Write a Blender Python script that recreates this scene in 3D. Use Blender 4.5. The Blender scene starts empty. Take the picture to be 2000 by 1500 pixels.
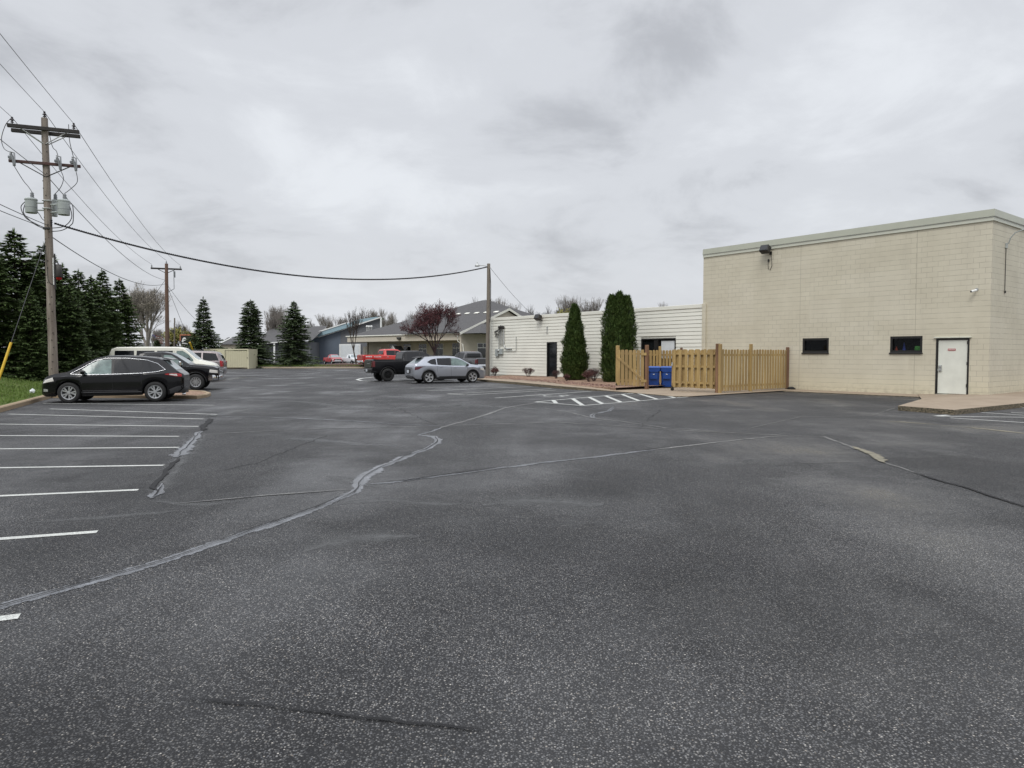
import bpy, math, random
from mathutils import Vector, Matrix
import numpy as np
R = math.radians
C = bpy.context.scene.collection
scene = bpy.context.scene
# ------------------------------------------------------------ camera
F = 1386.0; EYE = 1.65; PITCH = math.atan(58 / F)
cp, sp = math.cos(PITCH), math.sin(PITCH)
cam = bpy.data.cameras.new("camera"); co = bpy.data.objects.new("camera", cam); C.objects.link(co)
cam.sensor_width = 36; cam.lens = F / 2000 * 36; cam.clip_start = 0.05; cam.clip_end = 3000
co.location = (0, 0, EYE); co.rotation_euler = (math.pi / 2 - PITCH, 0, 0)
scene.camera = co
# ------------------------------------------------------------ light
SUN_EL, SUN_AZ = 50, 200     # azimuth clockwise from +Y: behind the camera, a little to the left
world = bpy.data.worlds.new("World"); scene.world = world; world.use_nodes = True
scene.view_settings.view_transform = 'Standard'; scene.view_settings.look = 'None'
scene.view_settings.gamma = 1; scene.view_settings.exposure = 0.14
def build_world():
    nt = world.node_tree; nt.nodes.clear(); N = nt.nodes.new; L = nt.links.new
    out = N('ShaderNodeOutputWorld'); mixs = N('ShaderNodeMixShader'); mixs.inputs[0].default_value = 0.93
    sky = N('ShaderNodeTexSky'); sky.sky_type = 'NISHITA'; sky.sun_disc = False
    sky.sun_elevation = R(SUN_EL); sky.sun_rotation = R(SUN_AZ); sky.air_density = 1.5; sky.dust_density = 3
    b1 = N('ShaderNodeBackground'); b1.inputs[1].default_value = 0.08; L(sky.outputs[0], b1.inputs[0])
    tc = N('ShaderNodeTexCoord'); sep = N('ShaderNodeSeparateXYZ'); L(tc.outputs['Generated'], sep.inputs[0])
    def M(op, a, b=None, c=None):
        n = N('ShaderNodeMath'); n.operation = op
        for i, v in enumerate((a, b, c)):
            if v is None: continue
            if isinstance(v, (int, float)): n.inputs[i].default_value = v
            else: L(v, n.inputs[i])
        return n.outputs[0]
    z = M('MAXIMUM', sep.outputs[2], 0.0); zz = M('ADD', z, 0.30)
    px = M('DIVIDE', sep.outputs[0], zz); py = M('DIVIDE', sep.outputs[1], zz)
    cmb = N('ShaderNodeCombineXYZ'); L(px, cmb.inputs[0]); L(py, cmb.inputs[1])
    def noise(sc, det, ro, dist, off):
        mp = N('ShaderNodeMapping'); mp.inputs['Location'].default_value = off; L(cmb.outputs[0], mp.inputs[0])
        n = N('ShaderNodeTexNoise'); n.inputs['Scale'].default_value = sc; n.inputs['Detail'].default_value = det
        n.inputs['Roughness'].default_value = ro; n.inputs['Distortion'].default_value = dist
        L(mp.outputs[0], n.inputs['Vector']); return n.outputs[0]
    n1 = noise(0.85, 4, 0.5, 0.15, (4.6, 2.1, 0)); n2 = noise(2.6, 7, 0.6, 0.35, (7.2, 4.4, 2))
    v = M('ADD', M('MULTIPLY', n1, 0.60), M('MULTIPLY', n2, 0.40))
    ramp = N('ShaderNodeValToRGB'); cr = ramp.color_ramp; cr.interpolation = 'EASE'
    cr.elements[0].position = 0.38; cr.elements[0].color = (0.47, 0.485, 0.52, 1)
    cr.elements[1].position = 0.63; cr.elements[1].color = (0.765, 0.79, 0.83, 1)
    e = cr.elements.new(0.5); e.color = (0.645, 0.665, 0.705, 1)
    L(v, ramp.inputs[0])
    # horizon brightening and CIE overcast brightening toward the zenith
    hz = N('ShaderNodeMix'); hz.data_type = 'RGBA'
    hf = M('POWER', M('SUBTRACT', 1.0, M('MINIMUM', M('MULTIPLY', z, 4.5), 1.0)), 1.6)
    L(M('MULTIPLY', hf, 0.75), hz.inputs[0]); L(ramp.outputs[0], hz.inputs[6]); hz.inputs[7].default_value = (0.645, 0.665, 0.705, 1)
    zen = M('MAXIMUM', M('SUBTRACT', z, 0.45), 0.0)
    st = M('ADD', 1.0, M('MULTIPLY', zen, ZEN))
    b2 = N('ShaderNodeBackground'); L(hz.outputs[2], b2.inputs[0]); L(st, b2.inputs[1])
    L(b1.outputs[0], mixs.inputs[1]); L(b2.outputs[0], mixs.inputs[2]); L(mixs.outputs[0], out.inputs[0])
ZEN = 4.2
build_world()
sl = bpy.data.lights.new("sun", 'SUN'); so = bpy.data.objects.new("sun", sl); C.objects.link(so)
sl.energy = 1.3; sl.angle = R(25); sl.color = (1.0, 0.97, 0.92)
so.rotation_euler = (R(90 - SUN_EL), 0, R(180 - SUN_AZ) + math.pi)
sl.energy = 1.3
_d = Vector((math.sin(R(SUN_AZ)) * math.cos(R(SUN_EL)), math.cos(R(SUN_AZ)) * math.cos(R(SUN_EL)), math.sin(R(SUN_EL))))
so.rotation_euler = _d.to_track_quat('Z', 'Y').to_euler()
so.location = (0, -10, 30)

# ------------------------------------------------------------ helpers
def ray(x, y):
    dx = (x - 1000) / F; dy = (750 - y) / F
    return Vector((dx, cp + dy * sp, -sp + dy * cp))
def gp(x, y, z=0.0):
    d = ray(x, y); t = (z - EYE) / d.z
    return Vector((d.x * t, d.y * t, z))
def at(x, y, Y):
    d = ray(x, y); t = Y / d.y
    return Vector((d.x * t, Y, EYE + d.z * t))
def hitp(x, y, P, n):
    d = ray(x, y); o = Vector((0, 0, EYE)); t = (P - o).dot(n) / d.dot(n)
    return o + d * t

class MB:
    def __init__(s): s.v = []; s.f = []; s.m = []; s.sm = []
    def add(s, vs, fs, m=0, smooth=False):
        b = len(s.v); s.v.extend([tuple(v) for v in vs])
        for f in fs: s.f.append(tuple(b + i for i in f)); s.m.append(m); s.sm.append(smooth)
    def box(s, c, sz, rot=0.0, m=0, mat=None, bev=0):
        hx, hy, hz = sz[0] / 2, sz[1] / 2, sz[2] / 2
        if bev:
            b = min(bev, hx * .9, hy * .9, hz * .9); vs = []
            for z, i in ((-hz, b), (-hz + b, 0), (hz - b, 0), (hz, b)):
                x, y = hx - i, hy - i; e = b
                vs += [(-x + e, -y, z), (x - e, -y, z), (x, -y + e, z), (x, y - e, z), (x - e, y, z), (-x + e, y, z), (-x, y - e, z), (-x, -y + e, z)]
            fs = [tuple(range(7, -1, -1)), tuple(range(24, 32))]
            for r in range(3):
                for k in range(8): fs.append((r * 8 + k, r * 8 + (k + 1) % 8, r * 8 + 8 + (k + 1) % 8, r * 8 + 8 + k))
        else:
            vs = [(x, y, z) for z in (-hz, hz) for x, y in ((-hx, -hy), (hx, -hy), (hx, hy), (-hx, hy))]
            fs = [(3, 2, 1, 0), (4, 5, 6, 7), (0, 1, 5, 4), (1, 2, 6, 5), (2, 3, 7, 6), (3, 0, 4, 7)]
        M_ = mat if mat is not None else Matrix.Rotation(rot, 3, 'Z')
        c = Vector(c); s.add([M_ @ Vector(v) + c for v in vs], fs, m)
    def tube(s, pts, r, n=8, m=0, cap=True, smooth=True):
        pts = [Vector(p) for p in pts]; k = len(pts)
        rs = r if isinstance(r, (list, tuple)) else [r] * k
        vs = []; prev = None
        for i, p in enumerate(pts):
            t = (pts[min(i + 1, k - 1)] - pts[max(i - 1, 0)])
            if t.length < 1e-9: t = Vector((0, 0, 1))
            t.normalize()
            a = prev if prev is not None else (Vector((1, 0, 0)) if abs(t.x) < .9 else Vector((0, 1, 0)))
            a = (a - t * a.dot(t)); a.normalize(); b = t.cross(a); prev = a
            for j in range(n):
                th = 2 * math.pi * j / n; vs.append(p + (a * math.cos(th) + b * math.sin(th)) * rs[i])
        fs = []
        for i in range(k - 1):
            for j in range(n): fs.append((i * n + j, i * n + (j + 1) % n, (i + 1) * n + (j + 1) % n, (i + 1) * n + j))
        s.add(vs, fs, m, smooth)
        if cap: s.add(vs[:n], [tuple(range(n - 1, -1, -1))], m); s.add(vs[-n:], [tuple(range(n))], m)
    def lathe(s, prof, n=24, m=0, axis='Z', c=(0, 0, 0), smooth=True):
        vs = []; c = Vector(c)
        for r_, z in prof:
            for j in range(n):
                th = 2 * math.pi * j / n; x, y = r_ * math.cos(th), r_ * math.sin(th)
                v = Vector((x, y, z)) if axis == 'Z' else Vector((x, z, -y)) if axis == 'Y' else Vector((z, x, y))
                vs.append(v + c)
        fs = []
        for i in range(len(prof) - 1):
            for j in range(n): fs.append((i * n + j, i * n + (j + 1) % n, (i + 1) * n + (j + 1) % n, (i + 1) * n + j))
        s.add(vs, fs, m, smooth)
    def prism(s, poly, z0, z1, m=0):      # poly: list of (x,y) CCW
        n = len(poly); vs = [(p[0], p[1], z0) for p in poly] + [(p[0], p[1], z1) for p in poly]
        s.add(vs, [tuple(range(n - 1, -1, -1)), tuple(range(n, 2 * n))] + [(i, (i + 1) % n, n + (i + 1) % n, n + i) for i in range(n)], m)
    def extr(s, poly, off, m=0):          # poly: 3D planar points, off: vector
        off = Vector(off); poly = [Vector(p) for p in poly]; n = len(poly)
        s.add(poly + [p + off for p in poly], [tuple(range(n - 1, -1, -1)), tuple(range(n, 2 * n))] + [(i, (i + 1) % n, n + (i + 1) % n, n + i) for i in range(n)], m)
    def quad(s, a, b, c, d, m=0): s.add([a, b, c, d], [(0, 1, 2, 3)], m)
    def build(s, name, mats, parent=None, loc=None, rot=None, sharp=None):
        me = bpy.data.meshes.new(name); me.from_pydata(s.v, [], s.f)
        if not isinstance(mats, (list, tuple)): mats = [mats]
        for x in mats: me.materials.append(x)
        if len(mats) > 1: me.polygons.foreach_set('material_index', s.m)
        me.polygons.foreach_set('use_smooth', s.sm)
        me.update()
        if sharp: me.set_sharp_from_angle(angle=R(sharp))
        o = bpy.data.objects.new(name, me); C.objects.link(o)
        if parent is not None: o.parent = parent
        if loc is not None: o.location = loc
        if rot is not None: o.rotation_euler = (0, 0, rot)
        return o

def tag(o, label=None, cat=None, group=None, kind=None):
    if label: o['label'] = label
    if cat: o['category'] = cat
    if group: o['group'] = group
    if kind: o['kind'] = kind
    return o
def thing(name, label, cat, loc=(0, 0, 0), rz=0.0, group=None):
    o = bpy.data.objects.new(name, None); C.objects.link(o); o.location = loc; o.rotation_euler = (0, 0, rz)
    o.empty_display_size = .2
    return tag(o, label, cat, group)
def copy_tree(o, parent=None):
    c = o.copy(); C.objects.link(c)
    if parent is not None: c.parent = parent
    for ch in list(o.children): copy_tree(ch, c)
    return c

# ------------------------------------------------------------ materials
class NT:
    def __init__(s, name):
        s.mat = bpy.data.materials.new(name); s.mat.use_nodes = True; s.nt = s.mat.node_tree
        s.p = s.nt.nodes['Principled BSDF']; s.L = s.nt.links.new
        s.tc = s.nt.nodes.new('ShaderNodeTexCoord'); s.obj = s.tc.outputs['Object']
    def n(s, t, **kw):
        x = s.nt.nodes.new(t)
        for k, v in kw.items(): setattr(x, k, v)
        return x
    def setin(s, sock, v):
        if isinstance(v, (int, float, tuple, list)): sock.default_value = v if not isinstance(v, (tuple, list)) or len(v) != 3 or sock.type == 'VECTOR' else (*v, 1)
        else: s.L(v, sock)
    def m(s, op, a, b=None, c=None, clamp=False):
        x = s.n('ShaderNodeMath', operation=op); x.use_clamp = clamp
        for i, v in enumerate((a, b, c)):
            if v is not None: s.setin(x.inputs[i], v)
        return x.outputs[0]
    def noise(s, scale, det=4, ro=.55, vec=None, dist=0):
        x = s.n('ShaderNodeTexNoise'); x.inputs['Scale'].default_value = scale; x.inputs['Detail'].default_value = det
        x.inputs['Roughness'].default_value = ro; x.inputs['Distortion'].default_value = dist
        s.L(vec if vec is not None else s.obj, x.inputs['Vector']); return x.outputs[0]
    def scaled(s, sc, loc=(0, 0, 0)):
        x = s.n('ShaderNodeMapping'); x.inputs['Scale'].default_value = sc; x.inputs['Location'].default_value = loc
        s.L(s.obj, x.inputs[0]); return x.outputs[0]
    def vor(s, scale, feature='F1', vec=None):
        x = s.n('ShaderNodeTexVoronoi', feature=feature); x.inputs['Scale'].default_value = scale
        s.L(vec if vec is not None else s.obj, x.inputs['Vector']); return x
    def rng(s, v, a, b, c=0.0, d=1.0):
        x = s.n('ShaderNodeMapRange'); x.clamp = True; s.L(v, x.inputs[0])
        for i, q in enumerate((a, b, c, d)): x.inputs[i + 1].default_value = q
        return x.outputs[0]
    def mix(s, f, a, b, mode='MIX'):
        x = s.n('ShaderNodeMix', data_type='RGBA', blend_type=mode)
        s.setin(x.inputs[0], f); s.setin(x.inputs[6], a); s.setin(x.inputs[7], b); return x.outputs[2]
    def bump(s, h, st=.3, dist=.01, prev=None):
        x = s.n('ShaderNodeBump'); x.inputs['Strength'].default_value = st; x.inputs['Distance'].default_value = dist
        s.L(h, x.inputs['Height'])
        if prev is not None: s.L(prev, x.inputs['Normal'])
        s.L(x.outputs[0], s.p.inputs['Normal']); return x.outputs[0]
    def out(s, col=None, rough=None, metal=None, coat=None, spec=None):
        if col is not None: s.setin(s.p.inputs['Base Color'], col)
        if rough is not None: s.setin(s.p.inputs['Roughness'], rough)
        if metal is not None: s.setin(s.p.inputs['Metallic'], metal)
        if coat is not None: s.p.inputs['Coat Weight'].default_value = coat; s.p.inputs['Coat Roughness'].default_value = .04
        if spec is not None: s.p.inputs['Specular IOR Level'].default_value = spec
        return s.mat

def pm(name, col, rough=.6, metal=0, var=.15, scale=3.0, coat=None, bump=None, spec=None, rvar=0.0):
    t = NT(name)
    nz = t.noise(scale, 5)
    a = tuple(c * (1 - var) for c in col); b = tuple(min(1, c * (1 + var)) for c in col)
    colr = t.mix(t.rng(nz, .3, .7), a, b)
    if bump: t.bump(t.noise(bump[0], 4), bump[1], .01)
    ro = t.rng(nz, .3, .7, max(0, rough - rvar), min(1, rough + rvar)) if rvar else rough
    return t.out(colr, ro, metal, coat, spec)

def mat_asphalt(name='asphalt', far=False):
    t = NT(name)
    big = t.noise(.13, 5, .6); mid = t.noise(.9, 5, .6, dist=.3); mid2 = t.noise(.33, 4, .6, vec=t.scaled((1, 1, 1), (31, 7, 0)))
    base = t.mix(t.rng(big, .35, .68), (.021, .022, .024), (.062, .0635, .067))
    base = t.mix(t.rng(mid, .36, .66, 0, .55), base, (.068, .067, .067))
    # fresh darker sealcoat near the fence and the block wall
    sep = t.n('ShaderNodeSeparateXYZ'); t.L(t.obj, sep.inputs[0])
    dx = t.m('SUBTRACT', sep.outputs[0], 12.3); dy = t.m('SUBTRACT', sep.outputs[1], 27.0)
    al = t.m('ADD', t.m('MULTIPLY', dx, -.6175), t.m('MULTIPLY', dy, .7866)); ac = t.m('ADD', t.m('MULTIPLY', dx, .7866), t.m('MULTIPLY', dy, .6175))
    dd = t.m('SQRT', t.m('ADD', t.m('POWER', t.m('DIVIDE', al, 5.6), 2), t.m('POWER', t.m('DIVIDE', ac, 3.4), 2)))
    dd = t.m('ADD', dd, t.m('MULTIPLY', t.m('SUBTRACT', mid, .5), .9))
    seal = t.rng(dd, .75, 1.25, 1, 0)
    base = t.mix(t.m('MULTIPLY', seal, .8), base, (.016, .016, .019))
    # aggregate: small stones, then a few pale chips
    v1 = t.vor(88); c1 = t.n('ShaderNodeSeparateColor'); t.L(v1.outputs['Color'], c1.inputs[0])
    st = t.m('POWER', c1.outputs[0], 2.6)
    stone = t.mix(c1.outputs[1], (.14, .145, .155), (.31, .295, .27))
    inside = t.rng(v1.outputs['Distance'], .30, .52, 1, 0)
    wear = t.rng(mid2, .3, .7, .5, 1)
    base = t.mix(inside, tuple([.010, .010, .011]), base)
    col = t.mix(t.m('MULTIPLY', t.m('MULTIPLY', st, inside), wear), base, stone)
    v2 = t.vor(62); c2 = t.n('ShaderNodeSeparateColor'); t.L(v2.outputs['Color'], c2.inputs[0])
    chip = t.m('MULTIPLY', t.m('GREATER_THAN', c2.outputs[0], .80), t.rng(v2.outputs['Distance'], .16, .32, 1, 0))
    chip = t.m('MULTIPLY', chip, t.rng(c2.outputs[2], 0, 1, .25, 1))
    chipc = t.mix(c2.outputs[1], (.20, .165, .13), (.50, .475, .43))
    col = t.mix(t.m('MULTIPLY', chip, t.m('SUBTRACT', .9, t.m('MULTIPLY', seal, .7))), col, chipc)
    zone = t.noise(.30, 4, .55, vec=t.scaled((1, 1, 1), (12, 3, 0)), dist=.6); zone2 = t.noise(1.1, 4, .6, vec=t.scaled((1, .6, 1), (2, 8, 0)))
    k_ = t.m('MULTIPLY', t.rng(zone, .34, .66, .84, 1.42), t.rng(zone2, .35, .65, .9, 1.15))
    vm = t.n('ShaderNodeVectorMath', operation='SCALE'); t.L(col, vm.inputs[0]); t.L(k_, vm.inputs['Scale']); col = vm.outputs[0]
    wet = t.rng(mid2, .42, .66)
    streak = t.noise(.5, 4, .55, vec=t.scaled((1, .22, 1), (4, 9, 0)))
    wet = t.m('MULTIPLY', wet, t.rng(streak, .38, .62))
    rough = t.m('SUBTRACT', .68, t.m('MULTIPLY', wet, .42))
    rough = t.m('ADD', rough, t.m('MULTIPLY', t.m('SUBTRACT', c1.outputs[2], .5), .2))
    h = t.m('ADD', t.m('MULTIPLY', v1.outputs['Distance'], -1.0), t.m('MULTIPLY', t.noise(260, 2), .6))
    t.bump(h, .85, .008)
    t.out(col, rough, 0)
    t.L(t.m('ADD', .32, t.m('MULTIPLY', wet, .40)), t.p.inputs['Specular IOR Level'])
    return t.mat

def mat_block():
    t = NT('painted_block'); sep = t.n('ShaderNodeSeparateXYZ'); t.L(t.obj, sep.inputs[0])
    nrm = t.n('ShaderNodeSeparateXYZ'); t.L(t.tc.outputs['Normal'], nrm.inputs[0])
    side = t.m('GREATER_THAN', t.m('ABSOLUTE', nrm.outputs[0]), .5)
    u = t.m('ADD', t.m('MULTIPLY', sep.outputs[0], t.m('SUBTRACT', 1.0, side)), t.m('MULTIPLY', sep.outputs[1], side))
    z = sep.outputs[2]; HB, WB = .2035, .407
    wob = t.m('MULTIPLY', t.m('SUBTRACT', t.noise(1.3, 3), .5), .012)
    zr = t.m('DIVIDE', t.m('ADD', z, wob), HB); row = t.m('FLOOR', zr); fz = t.m('SUBTRACT', zr, row)
    off = t.m('MULTIPLY', t.m('MODULO', row, 2.0), .5)
    ur = t.m('ADD', t.m('DIVIDE', u, WB), off); fu = t.m('FRACT', ur); cell = t.m('FLOOR', ur)
    dz = t.m('MULTIPLY', t.m('MINIMUM', fz, t.m('SUBTRACT', 1, fz)), HB)
    du = t.m('MULTIPLY', t.m('MINIMUM', fu, t.m('SUBTRACT', 1, fu)), WB)
    nz = t.noise(.8, 4, .6); nz2 = t.noise(2.2, 4, .6, vec=t.scaled((1, 1, 3), (5, 5, 5)))
    jh = t.m('MULTIPLY', t.rng(dz, .003, .009, 1, 0), t.rng(nz2, .36, .56, .22, 1))
    jv = t.m('MULTIPLY', t.rng(du, .003, .008, 1, 0), t.rng(t.noise(.45, 3, .5, vec=t.scaled((1, 1, 1), (2.5, 9, 1))), .44, .58, .03, .85))
    j = t.m('MAXIMUM', jh, jv)
    # two control joints
    for xx in (2.62, 7.58):
        j = t.m('MAXIMUM', j, t.m('MULTIPLY', t.m('SUBTRACT', 1.0, side), t.m('MULTIPLY', t.rng(t.m('ABSOLUTE', t.m('SUBTRACT', u, xx)), .004, .012, 1, 0), .8)))
    cmb = t.n('ShaderNodeCombineXYZ'); t.L(cell, cmb.inputs[0]); t.L(row, cmb.inputs[1])
    wn = t.n('ShaderNodeTexWhiteNoise'); wn.noise_dimensions = '3D'; t.L(cmb.outputs[0], wn.inputs[0])
    col = t.mix(t.rng(nz, .3, .7), (.515, .475, .37), (.59, .55, .435))
    col = t.mix(t.m('MULTIPLY', wn.outputs[0], .12), col, (.40, .37, .29))
    low = t.rng(z, .9, .05); col = t.mix(t.m('MULTIPLY', low, .55), col, (.64, .585, .42))
    stain = t.rng(t.noise(.9, 5, .65, vec=t.scaled((1.6, 1.6, .18), (3, 3, 0))), .52, .75)
    col = t.mix(t.m('MULTIPLY', stain, .22), col, (.33, .30, .24))
    cmb2 = t.n('ShaderNodeCombineXYZ'); t.L(t.m('FLOOR', t.m('DIVIDE', u, WB * 3.5)), cmb2.inputs[0]); t.L(t.m('FLOOR', t.m('DIVIDE', row, 5.0)), cmb2.inputs[1])
    wn2 = t.n('ShaderNodeTexWhiteNoise'); wn2.noise_dimensions = '3D'; t.L(cmb2.outputs[0], wn2.inputs[0]); col = t.mix(t.m('MULTIPLY', t.m('GREATER_THAN', wn2.outputs[0], .72), .16), col, (.66, .62, .52))
    splash = t.m('MULTIPLY', t.rng(z, .45, .02), t.rng(t.noise(5, 5, .7), .4, .65)); col = t.mix(t.m('MULTIPLY', splash, .45), col, (.22, .19, .14))
    col = t.mix(t.m('MULTIPLY', j, .62), col, (.15, .13, .10))
    chips = t.m('MULTIPLY', t.m('GREATER_THAN', t.noise(7, 3, .6), .745), .7)
    col = t.mix(chips, col, (.30, .27, .21))
    h = t.m('ADD', t.m('MULTIPLY', j, -1.0), t.m('MULTIPLY', t.noise(60, 3), .25))
    t.bump(h, .5, .008)
    return t.out(col, .6, 0)

def mat_wood(name, c1, c2, axis='Z', scale=1.0, rough=.75):
    t = NT(name); sc = {'Z': (14, 14, .9), 'X': (.9, 14, 14), 'Y': (14, .9, 14)}[axis]
    sc = tuple(q * scale for q in sc)
    g = t.noise(1.0, 6, .65, vec=t.scaled(sc), dist=.4); k = t.noise(.7, 3)
    col = t.mix(t.rng(g, .3, .72), c1, c2); col = t.mix(t.rng(k, .4, .75, 0, .45), col, tuple(q * .6 for q in c1)); pk = t.noise(4.5, 1, .5, vec=t.scaled((1, 1, .04))); col = t.mix(t.rng(pk, .45, .62, 0, .5), col, tuple(q * .72 + .02 for q in c1)); kn = t.vor(3.2); col = t.mix(t.m('MULTIPLY', t.rng(kn.outputs['Distance'], .05, .09, 1, 0), .7), col, tuple(q * .25 for q in c1))
    t.bump(g, .35, .006)
    return t.out(col, rough)

def mat_paint(name, col, rough=.28, metal=0.0, dirt=.12):
    t = NT(name); nz = t.noise(1.6, 5, .6)
    c = t.mix(t.rng(nz, .4, .75, 0, dirt), col, tuple(q * .6 + (.03 if dirt > .06 else .002) for q in col))
    fl = t.noise(900, 1)
    if metal: c = t.mix(t.rng(fl, .3, .7, 0, .3), c, tuple(min(1, q * 1.4) for q in col))
    sep = t.n('ShaderNodeSeparateXYZ'); t.L(t.obj, sep.inputs[0])
    lowd = t.m('MULTIPLY', t.rng(sep.outputs[2], .75, .3), t.rng(nz, .3, .7, .3, 1))
    c = t.mix(t.m('MULTIPLY', lowd, .35 if dirt > .06 else .06), c, (.10, .095, .085))
    t.out(c, t.m('ADD', rough, t.m('MULTIPLY', lowd, .3)), metal, 1.0); t.p.inputs['Coat Weight'].default_value = .6
    return t.mat

def mat_leaf(name, c1, c2, rough=.6, scale=2.5, c3=None):
    t = NT(name); nz = t.noise(scale, 3, .6); n2 = t.noise(23, 2)
    col = t.mix(t.rng(nz, .35, .65), c1, c2); col = t.mix(t.rng(n2, .35, .7, 0, .6), col, c3 or tuple(q * 1.7 for q in c2))
    t.out(col, rough, 0, None, .3); return t.mat

M = {}
M['asphalt'] = mat_asphalt()
M['block'] = mat_block()
def ragged(t, scale, thr, amt=.75, soft=.07):
    a = t.n('ShaderNodeAttribute'); a.attribute_name = 'edge'
    h = t.m('ADD', a.outputs['Fac'], t.m('MULTIPLY', t.m('SUBTRACT', t.noise(scale, 5, .7), .5), amt))
    t.L(t.rng(h, thr - soft, thr + soft, 0, 1 if soft < .1 else .7), t.p.inputs['Alpha']); return a.outputs['Fac']
def _seal(name, col, rough, thr=.42):
    t = NT(name); nz = t.noise(2.2, 5, .65); fine = t.noise(70, 2); e = ragged(t, 9, thr, 1.3)
    c = t.mix(t.rng(nz, .35, .65), tuple(q * .55 for q in col), tuple(q * 1.3 for q in col))
    c = t.mix(t.rng(fine, .5, .62, 0, .75), c, (.045, .045, .047)); c = t.mix(t.rng(t.noise(5, 5, .7), .55, .66, 0, .7), c, (.02, .02, .022)); t.bump(t.noise(20, 4), .5, .015)
    return t.out(c, t.rng(nz, .3, .7, rough - .1, rough + .16), 0, None, .55)
M['seal'] = _seal('crack_sealant', (.155, .162, .175), .34)
M['seal_dry'] = _seal('dusty_sealant', (.15, .148, .14), .55)
def _rag(name, col, rough, scale, thr, amt, var=.3, soft=.07):
    t = NT(name); ragged(t, scale, thr, amt, soft); nz = t.noise(9, 4); c = t.mix(t.rng(nz, .3, .7), tuple(q * (1 - var) for q in col), tuple(q * (1 + var) for q in col)); t.bump(t.noise(60, 3), .4, .01); return t.out(c, rough, 0, None, .5)
M['crack'] = _rag('open_crack', (.005, .005, .006), .9, 25, .36, 1.0)
M['silt'] = _rag('dry_silt', (.17, .155, .115), .9, 7, .5, 1.1)
M['damp'] = _rag('damp_patch', (.02, .02, .022), .22, 2.5, .5, 1.5, soft=.3)
M['halo'] = _rag('dust_painted_sheen', (.075, .076, .076), .5, 3, .62, 1.2, soft=.45)  # pale tone for dust, and for damp sheen painted as colour
def _stripe(name, amt):
    t = NT(name); nz = t.noise(30, 4, .7); big = t.noise(1.2, 4)
    worn = t.m('MULTIPLY', t.rng(nz, .5, .62), t.rng(big, .3, .7, amt * .3, amt))
    v = t.vor(105); inside = t.rng(v.outputs['Distance'], .45, .65)
    worn = t.m('MAXIMUM', worn, t.m('MULTIPLY', inside, amt * .8))
    c = t.mix(worn, t.mix(t.rng(big, .3, .7), (.48, .49, .46), (.66, .67, .63)), (.06, .06, .06))
    t.bump(v.outputs['Distance'], .3, .005); return t.out(c, .55)
M['stripe'] = _stripe('white_road_paint', .62)
M['stripe_fresh'] = _stripe('bright_road_paint', .62)
def _conc(name, a, b, rough=.85, agg=False):
    t = NT(name); nz = t.noise(.9, 6, .65); n2 = t.noise(40, 3)
    c = t.mix(t.rng(nz, .3, .7), a, b); c = t.mix(t.rng(n2, .4, .7, 0, .3), c, tuple(q * .6 for q in a))
    if agg:
        v = t.vor(28); sc = t.n('ShaderNodeSeparateColor'); t.L(v.outputs['Color'], sc.inputs[0])
        c = t.mix(sc.outputs[0], (.04, .035, .02), (.22, .18, .12)); t.bump(v.outputs['Distance'], .9, .03)
    else: t.bump(n2, .25, .005)
    return t.out(c, rough)
M['conc'] = _conc('damp_concrete', (.225, .172, .12), (.31, .248, .182))
M['conc_edge'] = _conc('worn_concrete_edge', (.1, .09, .06), (.2, .17, .12), agg=True)
M['kerb'] = _conc('kerb_concrete', (.24, .175, .11), (.34, .26, .17))
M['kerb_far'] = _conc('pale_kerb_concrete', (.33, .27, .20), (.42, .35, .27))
def _mulch():
    t = NT('red_rock_mulch'); v = t.vor(22); sc = t.n('ShaderNodeSeparateColor'); t.L(v.outputs['Color'], sc.inputs[0])
    c = t.mix(sc.outputs[0], (.12, .065, .04), (.36, .24, .165)); t.bump(v.outputs['Distance'], .8, .03); return t.out(c, .85)
M['mulch'] = _mulch()
M['bark_mulch'] = pm('bark_mulch', (.07, .04, .03), .95, var=.5, scale=12, bump=(20, .8))
def _grass(name, a, b, c3):
    t = NT(name); n1 = t.noise(.5, 5, .65); n2 = t.noise(18, 4, .7)
    c = t.mix(t.rng(n1, .35, .65), a, b); c = t.mix(t.rng(n2, .35, .65, 0, .6), c, c3); t.bump(n2, .8, .04); return t.out(c, .9, spec=.2)
M['grass'] = _grass('grass_ground', (.05, .085, .02), (.085, .125, .03), (.11, .105, .045))
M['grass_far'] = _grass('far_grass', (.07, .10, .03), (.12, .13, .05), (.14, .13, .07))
M['blade'] = mat_leaf('grass_blade', (.075, .15, .022), (.115, .20, .032), .6, .6, (.17, .16, .06))
M['siding'] = pm('cream_vinyl_siding', (.72, .715, .64), .5, var=.05, scale=.7)
M['fascia'] = pm('pale_green_fascia', (.54, .55, .47), .45, var=.05, scale=.9)
M['fascia_top'] = pm('sage_metal_coping', (.38, .39, .32), .4, var=.06, scale=1.4)
M['frame_black'] = pm('black_frame', (.012, .011, .01), .45)
M['glass_dark'] = pm('dark_window_glass', (.010, .012, .013), .06, var=.3, spec=.6)
M['door_white'] = pm('white_door_paint', (.66, .67, .60), .5, var=.07, scale=2.2)
M['white'] = pm('white_paint', (.72, .73, .71), .5, var=.06)
M['paper'] = pm('white_blind', (.62, .65, .66), .8, var=.06)
M['steel'] = pm('galvanised_steel', (.42, .43, .42), .45, .6, var=.2, scale=8)
M['grey_box'] = pm('grey_enamel', (.36, .39, .38), .45, .1, var=.12, scale=4)
M['iron'] = pm('dark_iron', (.04, .038, .035), .6, .3, var=.3)
M['rubber'] = pm('black_rubber', (.013, .013, .013), .75, var=.3, scale=12)
M['plastic'] = pm('black_plastic', (.016, .016, .017), .5, var=.2)
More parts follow.
